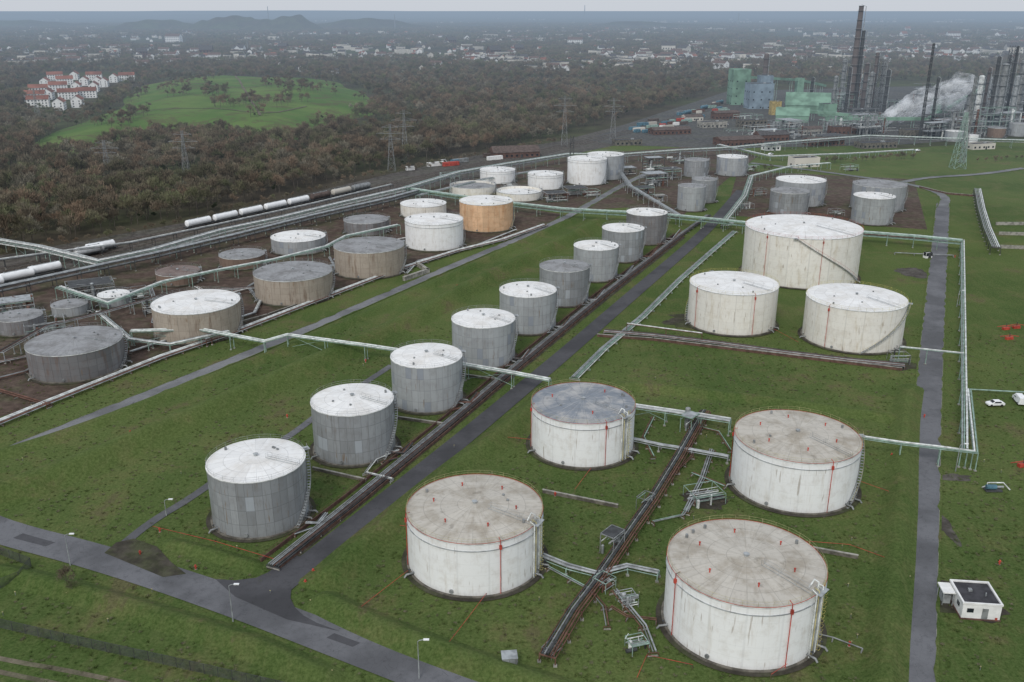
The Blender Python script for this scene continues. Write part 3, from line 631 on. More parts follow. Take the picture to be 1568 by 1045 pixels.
# ------------------------------------------------------------------ refinery
for i in range(80):
    u = q.uniform(1270, 1640) if i < 54 else (q.uniform(1640, 1900) if i < 62 else q.uniform(1120, 1300)); v = q.uniform(150, 214); Hh = q.choice((8, 10, 14, 18, 24, 30)) * (1.0 if v > 180 else 1.2)
    if 1330 < u < 1420 and v > 182: Hh = 5
    if u < 1290: Hh *= .45; v = q.uniform(185, 215)
    unit(u, v, q.uniform(14, 30), q.uniform(8, 18), Hh * .75, q.uniform(.2, .5), .9, 'refinery_unit')
def column(u, vt, vb, wpx, mat, name='distillation_column', taper=1.0, plat=True):
    g = G(u, vb); h = ztop(g.y, vt); r = wpx / 2 / F * g.y; m = MB()
    m.cyl(g, g + Vector((0, 0, h)), r, r * taper, 14, mat)
    if taper > .9: m.sphere(g + Vector((0, 0, h)), r, mat, 12, .6, True)
    else: m.cyl(g + Vector((0, 0, h)), g + Vector((0, 0, h + .6)), r * taper * 1.12, n=14, m='dark_steel')
    if plat:
        for k in range(1, int(h / 9) + 1):
            z = k * 9.0; rr = r * (1 + (taper - 1) * z / h)
            if z < h: m.cyl(g + Vector((0, 0, z)), g + Vector((0, 0, z + .25)), rr + .9, n=12, m='dark_steel'); m.tube([g + Vector(((rr + .9) * math.cos(a * .52), (rr + .9) * math.sin(a * .52), z + 1.1)) for a in range(12)], .08, 4, 'galvanised', True)
        m.tube([g + Vector((r + .8, -.5, 0)), g + Vector((r + .8, -.5, h)), g + Vector((0, 0, h + 1.5))], .3, 6, 'galvanised')
    m.obj(name)
column(1300, 10, 168, 11, 'chimney_brown', 'chimney', .6); column(1308, 48, 168, 7, 'dark_steel', 'chimney', .7)
for a in [(1286, 92, 160, 5, 'pipe_grey'), (1320, 98, 165, 6, 'chimney_brown'), (1333, 82, 168, 5, 'chimney_brown'), (1345, 92, 170, 6, 'pipe_grey'), (1352, 108, 175, 5, 'dark_steel'), (1275, 118, 165, 5, 'pipe_grey'), (1294, 104, 172, 4, 'dark_steel'), (1328, 112, 172, 5, 'pipe_grey'),
          (1492, 118, 190, 8, 'pipe_white'), (1478, 126, 192, 7, 'pipe_grey'), (1512, 88, 195, 5, 'dark_steel'), (1524, 100, 195, 9, 'pipe_grey'), (1538, 72, 190, 4, 'dark_steel'), (1552, 95, 190, 9, 'pipe_grey'), (1566, 110, 192, 8, 'dark_steel'), (1502, 105, 188, 4, 'chimney_brown'), (1530, 85, 186, 3, 'dark_steel'), (1545, 118, 194, 6, 'galvanised'),
          (1440, 130, 190, 5, 'pipe_grey'), (1425, 120, 200, 4, 'dark_steel'), (1600, 90, 190, 9, 'galvanised'), (1640, 100, 190, 7, 'pipe_grey'), (1168, 84, 150, 7, 'chimney_brown'), (1240, 120, 165, 4, 'dark_steel')]: column(*a)
def lattice(u, vt, vb, wb, wt, mat, name, arms=False, g=None):
    g = G(u, vb); h = ztop(g.y, vt); m = MB(); n = max(4, int(h / 5)); t = .09 if arms else .16
    def C(k, i): w = wb + (wt - wb) * min(1, (k / n) * (1.25 if arms else 1)); s = ((-1, -1), (1, -1), (1, 1), (-1, 1))[i]; return g + Vector((s[0] * w / 2, s[1] * w / 2, h * k / n))
    for k in range(n):
        for i in range(4):
            m.beam(C(k, i), C(k + 1, i), t * 1.5, mat); m.beam(C(k, i), C(k + 1, (i + 1) % 4), t, mat); m.beam(C(k, (i + 1) % 4), C(k + 1, i), t, mat); m.beam(C(k, i), C(k, (i + 1) % 4), t, mat)
    if arms:
        for f, L in ((.68, 7), (.8, 9), (.93, 5.5)):
            z = h * f
            for s in (-1, 1):
                e = g + Vector((s * L, 0, z)); m.beam(g + Vector((0, -.6, z)), e, .14, mat); m.beam(g + Vector((0, .6, z)), e, .14, mat); m.beam(g + Vector((0, 0, z + 1.8)), e, .12, mat)
                m.cyl(e, e - Vector((0, 0, 1.8)), .14, n=5, m='dark_steel')
    m.obj(name)
lattice(1408, 66, 215, 1.8, 1.2, 'dark_steel', 'flare_stack'); lattice(1466, 172, 258, 8, 1.5, 'mint_steel', 'lattice_tower'); lattice(1473, 118, 250, 3, 1.2, 'pipe_grey', 'lattice_tower')
lattice(1532, 70, 190, 6, 5, 'dark_steel', 'derrick_frame'); lattice(1340, 90, 172, 7, 6, 'dark_steel', 'derrick_frame'); lattice(1450, 110, 180, 8, 7, 'dark_steel', 'derrick_frame')
lattice(875, 208, 268, 3, 2, 'dark_steel', 'lattice_tower')
for a in [(288, 200, 283), (167, 215, 275), (621, 168, 248), (864, 146, 225), (938, 150, 215), (600, 190, 262), (60, 135, 190)]: lattice(a[0], a[1], a[2], 5, 1.1, 'pipe_grey', 'electricity_pylon', True)
def building(u, v, w, d, h, rz, wall, roof, name, gable=0, win=True, parapet=True):
    g = G(u, v); m = MB(); ca, sa = math.cos(rz), math.sin(rz)
    def T(x, y, z): return (g.x + x * ca - y * sa, g.y + x * sa + y * ca, z)
    m.box(g, (w, d, h), rz, wall)
    if gable:
        o = .5; vs = [T(-w / 2 - o, -d / 2 - o, h), T(w / 2 + o, -d / 2 - o, h), T(w / 2 + o, d / 2 + o, h), T(-w / 2 - o, d / 2 + o, h), T(-w / 2 - o, 0, h + gable), T(w / 2 + o, 0, h + gable)]
        m.add(vs, [(0, 1, 5, 4), (2, 3, 4, 5), (0, 3, 2, 1)], roof); m.add(vs, [(0, 4, 3), (1, 2, 5)], wall)
    else:
        m.box(T(0, 0, h + .003), (w - .5, d - .5, .1), rz, roof)
        for s in (-1, 1): m.box(T(0, s * (d / 2 - .12), h + .002), (w + .1, .3, .45), rz, wall); m.box(T(s * (w / 2 - .12), 0, h + .004), (.3, d - .35, .44), rz, wall)
        m.box(T(w * .2, 0, h + .1), (w * .1, d * .15, .8), rz, 'galvanised')
    if win:
        nf = max(1, int(h / 3.4)); nw = max(2, int(w / 3.6))
        if h > 20: nf = int(h / 8); nw = int(w / 7)
        for k in range(nf):
            zz = 1.0 + k * (8 if h > 20 else 3.4)
            for i in range(nw):
                x = -w / 2 + w * (i + .5) / nw
                for s in (-1, 1): m.box(T(x, s * (d / 2 + .02), zz), (1.5, .08, 1.4), rz, 'glass_dark')
            nd = max(1, int(d / 6))
            for i in range(nd):
                y = -d / 2 + d * (i + .5) / nd
                for s in (-1, 1): m.box(T(s * (w / 2 + .02), y, zz), (.08, 1.4, 1.4), rz, 'glass_dark')
        m.box(T(w * .1, -d / 2 - .03, 0), (1.4, .1, 2.3), rz, 'dark_steel')
    m.obj(name)
building(1129, 160, 20, 18, 38, .1, 'green_cladding', 'green_cladding', 'green_boiler_house', win=True)
building(1160, 166, 26, 18, 26, .1, 'bluegrey_cladding', 'roof_felt', 'bluegrey_plant_building'); building(1168, 164, 14, 12, 33, .1, 'bluegrey_cladding', 'roof_felt', 'bluegrey_plant_building')
building(1186, 176, 10, 8, 13, .1, 'ochre_cladding', 'roof_felt', 'ochre_plant_building', win=False)
building(1235, 172, 44, 28, 8, -.25, 'green_cladding', 'green_cladding', 'green_storage_hall', 12, win=False); building(1212, 186, 30, 18, 6, -.25, 'green_cladding', 'green_cladding', 'green_storage_hall', 7, win=False)
building(1222, 152, 8, 8, 24, .1, 'green_cladding', 'roof_felt', 'green_transfer_tower', win=False); building(1266, 178, 14, 12, 12, .1, 'green_cladding', 'roof_felt', 'green_transfer_tower', win=False); building(1436, 176, 12, 10, 16, .1, 'green_cladding', 'roof_felt', 'green_transfer_tower', win=False)
m = MB()
for a, b, za, zb in (((1129, 160), (1222, 152), 30, 22), ((1222, 152), (1262, 150), 22, 14), ((1262, 196), (1420, 196), 8, 8), ((1420, 196), (1500, 170), 8, 24), ((1190, 182), (1350, 192), 10, 6)):
    A, B = G(*a), G(*b); A.z = za; B.z = zb; m.cyl(A, B, 2.0, n=4, m='green_cladding')
    for t in (.1, .35, .6, .85):
        p = A.lerp(B, t)
        for s in (-1.2, 1.2): m.beam((p.x + s, p.y, 0), (p.x + s, p.y, p.z), .4, 'mint_steel')
m.obj('conveyor_gallery')
for (u, v, w, d, h, mt, rf_, gb, nm) in [(788, 240, 34, 14, 4, 'brick_dark', 'roof_brown', 4, 'rail_depot_shed'), (1230, 255, 19, 9, 6, 'render_cream', 'roof_felt', 0, 'control_building'), (1025, 205, 34, 14, 4, 'brick_dark', 'roof_brown', 2, 'warehouse'),
        (1130, 222, 36, 16, 5, 'brick_dark', 'roof_brown', 2, 'warehouse'), (1180, 215, 26, 12, 5, 'brick_dark', 'roof_tile_dark', 3, 'warehouse'), (1260, 222, 30, 12, 4, 'brick_dark', 'roof_brown', 2, 'warehouse'), (1340, 226, 30, 12, 4, 'concrete_dark', 'roof_felt', 0, 'workshop'),
        (1090, 195, 24, 12, 5, 'concrete', 'roof_felt', 0, 'workshop'), (1060, 185, 18, 10, 4, 'render_cream', 'roof_brown', 2, 'workshop'), (960, 222, 22, 9, 4, 'concrete_dark', 'roof_felt', 0, 'workshop'), (1500, 228, 20, 9, 4, 'render_cream', 'roof_felt', 0, 'workshop'), (1180, 230, 12, 8, 4, 'render_white', 'roof_felt', 0, 'workshop'), (1420, 395, 3, 2, 1.6, 'render_white', 'roof_felt', 0, 'valve_hut'),
        (1290, 205, 24, 10, 6, 'brick_dark', 'roof_felt', 0, 'workshop'), (1400, 210, 24, 10, 6, 'concrete_dark', 'roof_felt', 0, 'workshop'), (1150, 196, 26, 10, 7, 'concrete_dark', 'roof_felt', 0, 'workshop'), (1450, 196, 22, 12, 9, 'brick_dark', 'roof_felt', 0, 'workshop'), (1240, 206, 18, 9, 5, 'concrete', 'roof_brown', 2, 'workshop'), (1110, 182, 26, 10, 6, 'brick_dark', 'roof_brown', 2, 'warehouse')]:
    building(u, v, w, d, h, .25, mt, rf_, nm, gb)
for i in range(48):
    u = q.uniform(960, 1110); v = 205 - (u - 960) * .25 + q.uniform(-12, 8)
    if i > 38: u = q.uniform(620, 760); v = 262 - (u - 620) * .14 + q.uniform(-3, 3)
    g = G(u, v); m = MB(); rz = .55; c = q.choice(('blue_paint', 'render_white', 'rust_steel', 'mint_steel', 'roof_brown', 'blue_paint', 'render_cream', 'pipe_grey', 'safety_red')); L = q.choice((6, 12))
    m.box((g.x, g.y, .25), (L, 2.5, 2.6), rz, c)
    for k in range(-3, 4): m.box((g.x + k * L / 7.2 * math.cos(rz), g.y + k * L / 7.2 * math.sin(rz), .3), (.2, 2.56, 2.45), rz, c)
    m.box((g.x, g.y, .12), (L - .4, 2.2, .15), rz, 'dark_steel'); m.obj('shipping_container', (g.x, g.y, 0))

# ------------------------------------------------------------------ trains and tracks
def tracks(px, lanes):
    p = resample([G(u, v) for u, v in px], 10); m = MB()
    for o in lanes:
        for s in (-.72, .72):
            a = offs(p, o + s); m.tube([x + Vector((0, 0, .32)) for x in a], .07, 4, 'rail_steel')
        for x, y in zip(offs(resample(p, 2.5), o - 1.2), offs(resample(p, 2.5), o + 1.2)): m.beam(x + Vector((0, 0, .15)), y + Vector((0, 0, .15)), .14, 'concrete_dark')
    m.obj('railway_track')
tr = [(-150, 455), (0, 418), (283, 353), (568, 290), (720, 256), (870, 223)]
tracks(tr, (0, 4.5, 9, -4.5)); tracks([(880, 222), (980, 198), (1110, 160), (1180, 140)], (0, 5, -5))
def wagon(p, rz, L, col, hopper=False):
    m = MB(); ca, sa = math.cos(rz), math.sin(rz)
    def T(x, y, z): return Vector((p.x + x * ca - y * sa, p.y + x * sa + y * ca, z))
    m.box(T(0, 0, 1.1), (L - .8, 2.4, .3), rz, 'dark_steel')
    for s in (-1, 1):
        m.box(T(s * L * .34, 0, .6), (2.6, 2.0, .5), rz, 'dark_steel')
        for a in (-.9, .9): m.cyl(T(s * L * .34 + a, -.85, .75), T(s * L * .34 + a, .85, .75), .46, n=12, m='rail_steel')
        m.cyl(T(s * (L / 2 - .4), .8, 1.2), T(s * (L / 2), .8, 1.2), .22, n=8, m='dark_steel'); m.cyl(T(s * (L / 2 - .4), -.8, 1.2), T(s * (L / 2), -.8, 1.2), .22, n=8, m='dark_steel')
    r = 1.6; e = L / 2 - 1.5
    m.cyl(T(-e, 0, 2.95), T(e, 0, 2.95), r, n=18, m=col, cap=False)
    for s in (-1, 1): m.cyl(T(s * e, 0, 2.95), T(s * (e + .45), 0, 2.95), r, r * .6, n=18, m=col)
    for x in (-.5, 0, .5): m.cyl(T(x * L * .6, 0, 4.5), T(x * L * .6, 0, 4.8), .35, n=8, m='galvanised')
    m.box(T(0, 0, 4.58), (L * .6, .5, .06), rz, 'galvanised'); m.beam(T(L * .42, 1.2, 1.2), T(L * .42, .5, 4.4), .08, 'galvanised')
    m.obj('tank_wagon', (p.x, p.y, 0))
A, B = G(283, 353), G(568, 290); d = B - A; L = d.length / 8
for i in range(8): wagon(A + d * ((i + .5) / 8), math.atan2(d.y, d.x), L - .2, ('white_paint', 'white_paint', 'white_paint', 'white_paint', 'white_paint', 'roof_brown', 'render_cream', 'pipe_grey')[i])
for (u, v) in [(28, 432), (70, 421), (-20, 445), (138, 392), (155, 386)]: wagon(G(u, v), math.atan2(d.y, d.x) - .1, 15, 'white_paint')
for i, (u, v) in enumerate([(1052, 176), (1078, 168), (1102, 160), (1128, 153)]): wagon(G(u, v), .95, 17, 'blue_paint')

# ------------------------------------------------------------------ small things
def lamp(u, vb, vt, side=1):
    g = G(u, vb); h = ztop(g.y, vt); m = MB(); m.cyl(g, g + Vector((0, 0, h - .3)), .11, .06, 8, 'galvanised'); m.cyl(g, g + Vector((0, 0, 1.1)), .15, .13, 8, 'galvanised')
    m.tube([g + Vector((0, 0, h - .35)), g + Vector((side * .3, 0, h - .1)), g + Vector((side * 1.1, 0, h + .05))], .06, 6, 'galvanised')
    m.box(g + Vector((side * 1.35, 0, h - .03)), (.9, .36, .16), 0, 'white_paint'); m.box(g + Vector((side * 1.35, 0, h - .06)), (.7, .28, .03), 0, 'glass_dark')
    m.obj('street_lamp', tuple(g))
for a in [(108, 866, 818), (357, 952, 895), (642, 1040, 980), (1463, 722, 680), (255, 790, 765), (1590, 740, 690), (500, 620, 596), (1150, 360, 340), (1465, 470, 445)]: lamp(*a)
def hut():
    g0, g1 = G(1471, 948), G(1530, 952); d = g1 - g0; rz = math.atan2(d.y, d.x); w = d.length; dp = 6.8; h = 3.0; m = MB(); ca, sa = math.cos(rz), math.sin(rz); c = (g0 + g1) / 2
    def T(x, y, z): return (c.x + x * ca - y * sa, c.y + x * sa + y * ca, z)
    m.box(T(0, dp / 2, .1), (w, dp, h), rz, 'render_white'); m.box(T(0, dp / 2, 0), (w + .3, dp + .3, .3), rz, 'brick_dark'); m.box(T(0, dp / 2, h + .1), (w - .4, dp - .4, .06), rz, 'roof_felt')
    for s in (-1, 1): m.box(T(0, dp / 2 + s * (dp / 2 - .05), h + .101), (w + .3, .3, .35), rz, 'render_white'); m.box(T(s * (w / 2 - .02), dp / 2, h + .102), (.3, dp - .42, .34), rz, 'render_white')
    for x in (-1.9,): m.box(T(x, -.03, 1.5), (1.1, .08, .8), rz, 'glass_dark')
    for y in (2, 4.6): m.box(T(-w / 2 - .02, y, 1.5), (.08, 1.1, .8), rz, 'glass_dark')
    m.box(T(2.6, -.05, .3), (.4, .08, .4), rz, 'safety_red'); m.box(T(.6, -.04, .3), (1, .1, 2.1), rz, 'pipe_grey')
    m.box(T(-w / 2 - 1.15, dp - 1.7, 2.6), (2.1, 3.2, .22), rz, 'render_white')
    for x in (-2.0, -.3):
        for y in (-3.1, -.3): m.beam(T(-w / 2 + x, dp + y, 0), T(-w / 2 + x, dp + y, 2.6), .12, 'galvanised')
    m.box(T(-w / 2 - 1.1, dp - 1.5, 0), (1.3, 2.0, 1.7), rz, 'galvanised'); m.box(T(-.8, dp * .6, h + .16), (.6, .6, .4), rz, 'galvanised'); m.cyl(T(1.4, dp * .4, h + .1), T(1.4, dp * .4, h + .8), .12, n=8, m='galvanised')
    m.obj('gatehouse_hut', (c.x, c.y, 0))
hut(); blob('hut_apron', 1482, 920, 6, 6, 'gravel_dark', .07, 21)
def vehicle(u, v, rz, van=False):
    g = G(u, v); m = MB(); L, Wd = (5.2, 2.0) if van else (4.5, 1.8); ca, sa = math.cos(rz), math.sin(rz)
    def T(x, y, z): return Vector((g.x + x * ca - y * sa, g.y + x * sa + y * ca, z + .2))
    if van: pr = [(-L / 2, .35), (-L / 2, 2.1), (L * .22, 2.15), (L * .36, 1.3), (L / 2, 1.0), (L / 2, .35)]
    else: pr = [(-L / 2, .35), (-L / 2, .9), (-L * .42, .98), (-L * .28, 1.42), (L * .1, 1.45), (L * .26, .98), (L * .46, .82), (L / 2, .6), (L / 2, .35)]
    n = len(pr); vs = []
    for s in (-1, 1):
        for x, z in pr: vs.append(T(x, s * Wd / 2 * (.8 if z > 1.3 else 1), z))
    m.add(vs, [(i, (i + 1) % n, n + (i + 1) % n, n + i) for i in range(n)] + [tuple(reversed(range(n))), tuple(range(n, 2 * n))], 'white_paint')
    for s in (-1, 1):
        zz = (1.25, 1.85) if van else (1.0, 1.36); k = .84
        x0, x1 = (L * .05, L * .26) if van else (-L * .3, L * .18)
        m.add([T(x0, s * (Wd / 2 + .01), zz[0]), T(x1, s * (Wd / 2 + .01), zz[0]), T(x1 - .35, s * (Wd / 2 * k + .02), zz[1]), T(x0 + .25, s * (Wd / 2 * k + .02), zz[1])], [(0, 1, 2, 3)], 'glass_dark')
        for x in (-L * .31, L * .31): m.cyl(T(x, s * (Wd / 2 - .22), .32), T(x, s * (Wd / 2 + .02), .32), .33, n=14, m='rubber')
    xa, za, xb, zb = (L * .24, 2.05, L * .355, 1.34) if van else (L * .115, 1.43, L * .255, 1.0)
    m.add([T(xa, -.65, za + .02), T(xa, .65, za + .02), T(xb, .75, zb + .03), T(xb, -.75, zb + .03)], [(0, 3, 2, 1)], 'glass_dark')
    m.obj('delivery_van' if van else 'parked_car', tuple(g))
vehicle(1523, 622, .05 + math.pi); vehicle(1560, 617, 1.4, True)
for u, v in [(1112, 192), (1180, 238), (690, 252), (1405, 232)]: vehicle(u, v, .6)
def fence(px, h=2.0):
    p = resample([G(u, v) for u, v in px], 2.5); m = MB()
    for x in p: m.cyl(x, x + Vector((0, 0, h)), .05, n=5, m='dark_steel')
    for k in range(16): m.tube([x + Vector((0, 0, .1 + k * (h - .1) / 15)) for x in p], .025, 3, 'dark_steel')
    m.tube([x + Vector((0, 0, h)) for x in p], .04, 4, 'dark_steel'); m.obj('mesh_fence')
fence([(-60, 945), (0, 962), (100, 985), (250, 1018), (400, 1052), (520, 1080)]); fence([(-60, 838), (0, 850), (48, 868), (30, 890), (-60, 925)])
m = MB(); g = G(780, 1018); m.box(g, (2.4, 2.0, 1.9), .1, 'pipe_grey'); m.box((g.x, g.y, 1.9), (2.6, 2.2, .1), .1, 'galvanised'); m.box((g.x, g.y, 0), (2.9, 2.5, .15), .1, 'concrete')
for k in (-.5, .5): m.box((g.x + k, g.y - 1.02 + .1 * k, .3), (.9, .06, 1.4), .1, 'galvanised')
m.obj('switchgear_cabinet')
g = G(1520, 752); m = MB(); m.cyl((g.x - 1.6, g.y, 1), (g.x + .6, g.y, 1), .55, n=12, m='blue_paint'); m.cyl((g.x + .6, g.y, 1), (g.x + 2.2, g.y, 1), .25, n=10, m='galvanised'); m.box((g.x, g.y, .1), (3.6, 1.6, .3), 0, 'dark_steel')
m.tube([(g.x - 2.5, g.y, .9), (g.x - 1, g.y + .8, .9), (g.x - 1, g.y + .8, 1.6), (g.x + 2.5, g.y + .8, 1.6), (g.x + 3.5, g.y - .5, .5)], .15, 6, 'pipe_white'); m.obj('pump_skid')
def hydrant(u, v):
    g = G(u, v); m = MB(); c = 'safety_red'; m.cyl(g, g + Vector((0, 0, .9)), .15, n=10, m=c); m.sphere(g + Vector((0, 0, .9)), .2, c, 10, .8, True); m.cyl(g + Vector((-.3, 0, .65)), g + Vector((.3, 0, .65)), .08, n=8, m=c); m.cyl(g, g + Vector((0, 0, .08)), .26, n=10, m='concrete'); m.obj('fire_hydrant', tuple(g))
for a in [(480, 878), (215, 850), (468, 895), (245, 815), (1365, 700), (1290, 672), (1490, 655), (1090, 845), (850, 760), (1415, 640), (330, 720), (440, 640), (560, 555), (200, 665), (700, 440), (1300, 990), (1530, 865), (300, 872), (1462, 395)]: hydrant(*a)
m = MB()
for u, v in [(1540, 505), (1556, 503), (1566, 715), (1545, 520)]:
    g = G(u, v); m.box(g, (2.4, 1.0, .9), .2, 'safety_red'); m.tube([(g.x - 3, g.y, 1), (g.x, g.y, 1.5), (g.x + 3, g.y, 1)], .1, 6, 'safety_red')
    m.cyl((g.x, g.y, 1), (g.x, g.y, 2.2), .12, n=6, m='dark_steel')
m.obj('fire_foam_station')
m = MB()
for i in range(60):
    u, v = rnd.uniform(0, 1560), rnd.uniform(560, 1040); g = G(u, v)
    m.cyl(g, g + Vector((0, 0, .7)), .05, n=5, m='pipe_grey'); m.box(g + Vector((0, 0, .7)), (.25, .05, .16), 0, 'rail_yellow')
m.obj('pipeline_marker_posts')

# ------------------------------------------------------------------ vegetation
def tree_mesh(m, c, h, q, ntw, twm='twigs', wid=.13, bark='bark', limbs=8, low=False):
    c = Vector(c); cr = h * q.uniform(.26, .36); tz = h * .45
    lean = Vector((q.uniform(-.4, .4), q.uniform(-.4, .4), 0))
    top = c + Vector((lean.x, lean.y, h * .85)); mid = c + lean * .4 + Vector((0, 0, tz))
    m.cyl(c, mid, .22 * h / 12, .14 * h / 12, 5, bark, False); m.cyl(mid, top, .14 * h / 12, .03, 4, bark, False)
    cl = []
    for i in range(limbs):
        a = 6.283 * i / limbs + q.uniform(-.4, .4); z0 = h * q.uniform(.25, .65); p0 = c + lean * (z0 / h) + Vector((0, 0, z0))
        r = cr * q.uniform(.6, 1.05); p1 = p0 + Vector((math.cos(a) * r, math.sin(a) * r, h * q.uniform(.12, .32)))
        m.cyl(p0, p1, .08 * h / 12, .02, 3, bark, False); cl.append((p1, q.uniform(.28, .45) * cr)); cl.append((p0.lerp(p1, .6) + Vector((0, 0, h * .07)), q.uniform(.3, .5) * cr))
        if not low:
            for k in range(2):
                b = p0.lerp(p1, q.uniform(.4, .8)); e = b + Vector((q.uniform(-1, 1), q.uniform(-1, 1), q.uniform(.5, 1.4))) * cr * .35; m.cyl(b, e, .04 * h / 12, .01, 3, bark, False); cl.append((e, .3 * cr))
    cl += [(top, .4 * cr), (c + Vector((0, 0, h * .7)), .5 * cr)]
    vs, fs = [], []
    for i in range(ntw):
        ce, r = q.choice(cl); d = Vector((q.gauss(0, 1), q.gauss(0, 1), q.gauss(0, .9)))
        if d.length < .01: continue
        p = ce + d.normalized() * r * q.random() ** .5
        o = (p - (c + Vector((0, 0, h * .4)))).normalized() + Vector((q.uniform(-.6, .6), q.uniform(-.6, .6), q.uniform(0, .8))); o.normalize()
        L = q.uniform(.6, 1.5) * h / 12; s = o.cross(Vector((q.uniform(-1, 1), q.uniform(-1, 1), q.uniform(-1, 1)))).normalized() * wid * h / 12 * q.uniform(.7, 1.5)
        k = len(vs); vs += [p - s, p + s, p + o * L]; fs.append((k, k + 1, k + 2))
    m.add(vs, fs, twm)
def variants(name, fn, n):
    out = []
    for i in range(n):
        m = MB(); fn(m, random.Random(100 + i), i); o = m.obj(name, link=False, local=True); out.append(o.data)
    return out
def scatter(name, pts, meshes, child, rots=None):
    # one Empty per mass; one face-instancer mesh per variant under it
    top = bpy.data.objects.new(name, None); bpy.context.scene.collection.objects.link(top)
    nv = len(meshes); B = [[] for _ in range(nv)]
    for p in pts: B[rnd.randrange(nv)].append(p)
    for k in range(nv):
        vs, fs = [], []
        for p in B[k]:
            (x, y, z), s = p[0], p[1]; a = rnd.choice(rots) if rots else rnd.uniform(0, 6.28); c, sn = math.cos(a) * s / 2, math.sin(a) * s / 2
            o = len(vs)
            for i, j in ((-1, -1), (1, -1), (1, 1), (-1, 1)): vs.append((x + i * c - j * sn, y + i * sn + j * c, z))
            fs.append((o, o + 1, o + 2, o + 3))
        me = bpy.data.meshes.new(name + '_positions'); me.from_pydata(vs, [], fs); me.update()
        io = bpy.data.objects.new('positions_%d' % k, me); bpy.context.scene.collection.objects.link(io); io.parent = top
        io.instance_type = 'FACES'; io.use_instance_faces_scale = True; io.instance_faces_scale = 1.0
        io.show_instancer_for_render = False; io.show_instancer_for_viewport = False
        ch = bpy.data.objects.new('%s_%d' % (child, k), meshes[k]); bpy.context.scene.collection.objects.link(ch); ch.parent = io
MP = [G(u, v) for u, v in [(50, 232), (85, 200), (180, 168), (215, 132), (320, 121), (420, 122), (510, 126), (575, 150), (588, 172), (520, 190), (490, 208), (400, 220), (330, 212), (260, 210), (200, 220), (130, 240), (80, 244)]]
def mdist(x, y): return min(segd(x, y, MP[i], MP[(i + 1) % len(MP)]) for i in range(len(MP)))
def mh(x, y):
    d = mdist(x, y); s = 1 if inpoly(x, y, MP) else -1; t = max(-1, min(1, d * s / 90)); return 11 * math.sin(t * math.pi / 2) + .02
def mhh(x, y): return max(-3, mh(x, y)) + 1.4 * math.sin(x * .03) * math.cos(y * .025) - .3
x0, x1 = min(p.x for p in MP) - 30, max(p.x for p in MP) + 30; y0, y1 = min(p.y for p in MP) - 30, max(p.y for p in MP) + 30
nx, ny = 48, 56; vs = []
for j in range(ny + 1):
    for i in range(nx + 1):
        x = x0 + (x1 - x0) * i / nx; y = y0 + (y1 - y0) * j / ny; vs.append((x, y, mhh(x, y)))
m = MB(); m.add(vs, [(j * (nx + 1) + i, j * (nx + 1) + i + 1, (j + 1) * (nx + 1) + i + 1, (j + 1) * (nx + 1) + i) for j in range(ny) for i in range(nx)], 'meadow_grass', True); m.obj('meadow_hill')
road('dirt_track', [(590, 150), (610, 165), (645, 185), (665, 205)], 5, 'sand_track', .3, False)
def hillpath(px, w=2.4):
    p = resample(sm_path([G(u, v) for u, v in px]), 8); m = MB(); L, R = offs(p, -w / 2), offs(p, w / 2); n = len(p)
    m.add([(q.x, q.y, mhh(q.x, q.y) + .35) for q in L] + [(q.x, q.y, mhh(q.x, q.y) + .35) for q in R], [(i, n + i, n + i + 1, i + 1) for i in range(n - 1)], 'sand_track'); m.obj('footpath')
hillpath([(240, 145), (300, 140), (360, 150), (430, 142), (520, 148)]); hillpath([(150, 195), (230, 182), (330, 185), (400, 195), (470, 178)]); hillpath([(360, 125), (375, 150), (400, 195)])
EST = [G(u, v) for u, v in [(45, 168), (45, 128), (90, 112), (205, 116), (210, 128), (150, 155), (120, 175)]]
houses = []; hc = set()
qq = random.Random(5)
for k in range(185):
    v = 28 + 80 * qq.random() ** 1.05; u = qq.uniform(-200, 1800); c = G(u, v)
    if inpoly(c.x, c.y, MP) or (u > 1080 and v > 92) or (v > 92 and 200 < u < 640): continue
    n = qq.randint(4, 18); R = qq.uniform(30, 110)
    for _ in range(n):
        x = c.x + qq.gauss(0, R) * 1.7; y = c.y + qq.gauss(0, R) * .8
        if inpoly(x, y, MP): continue
        houses.append(((x, y, 0), qq.uniform(.7, 1.15)))
        for b in (0, -1): hc.add((int(x // 22), int(y // 22) + b))
for i in range(36):
    c = G(qq.uniform(-100, 1700), qq.uniform(34, 88)); houses.append(((c.x, c.y, 0), qq.uniform(1.6, 2.4)))
    for a in (-1, 0, 1):
        for b in (0, -1, -2): hc.add((int(c.x // 22) + a, int(c.y // 22) + b))
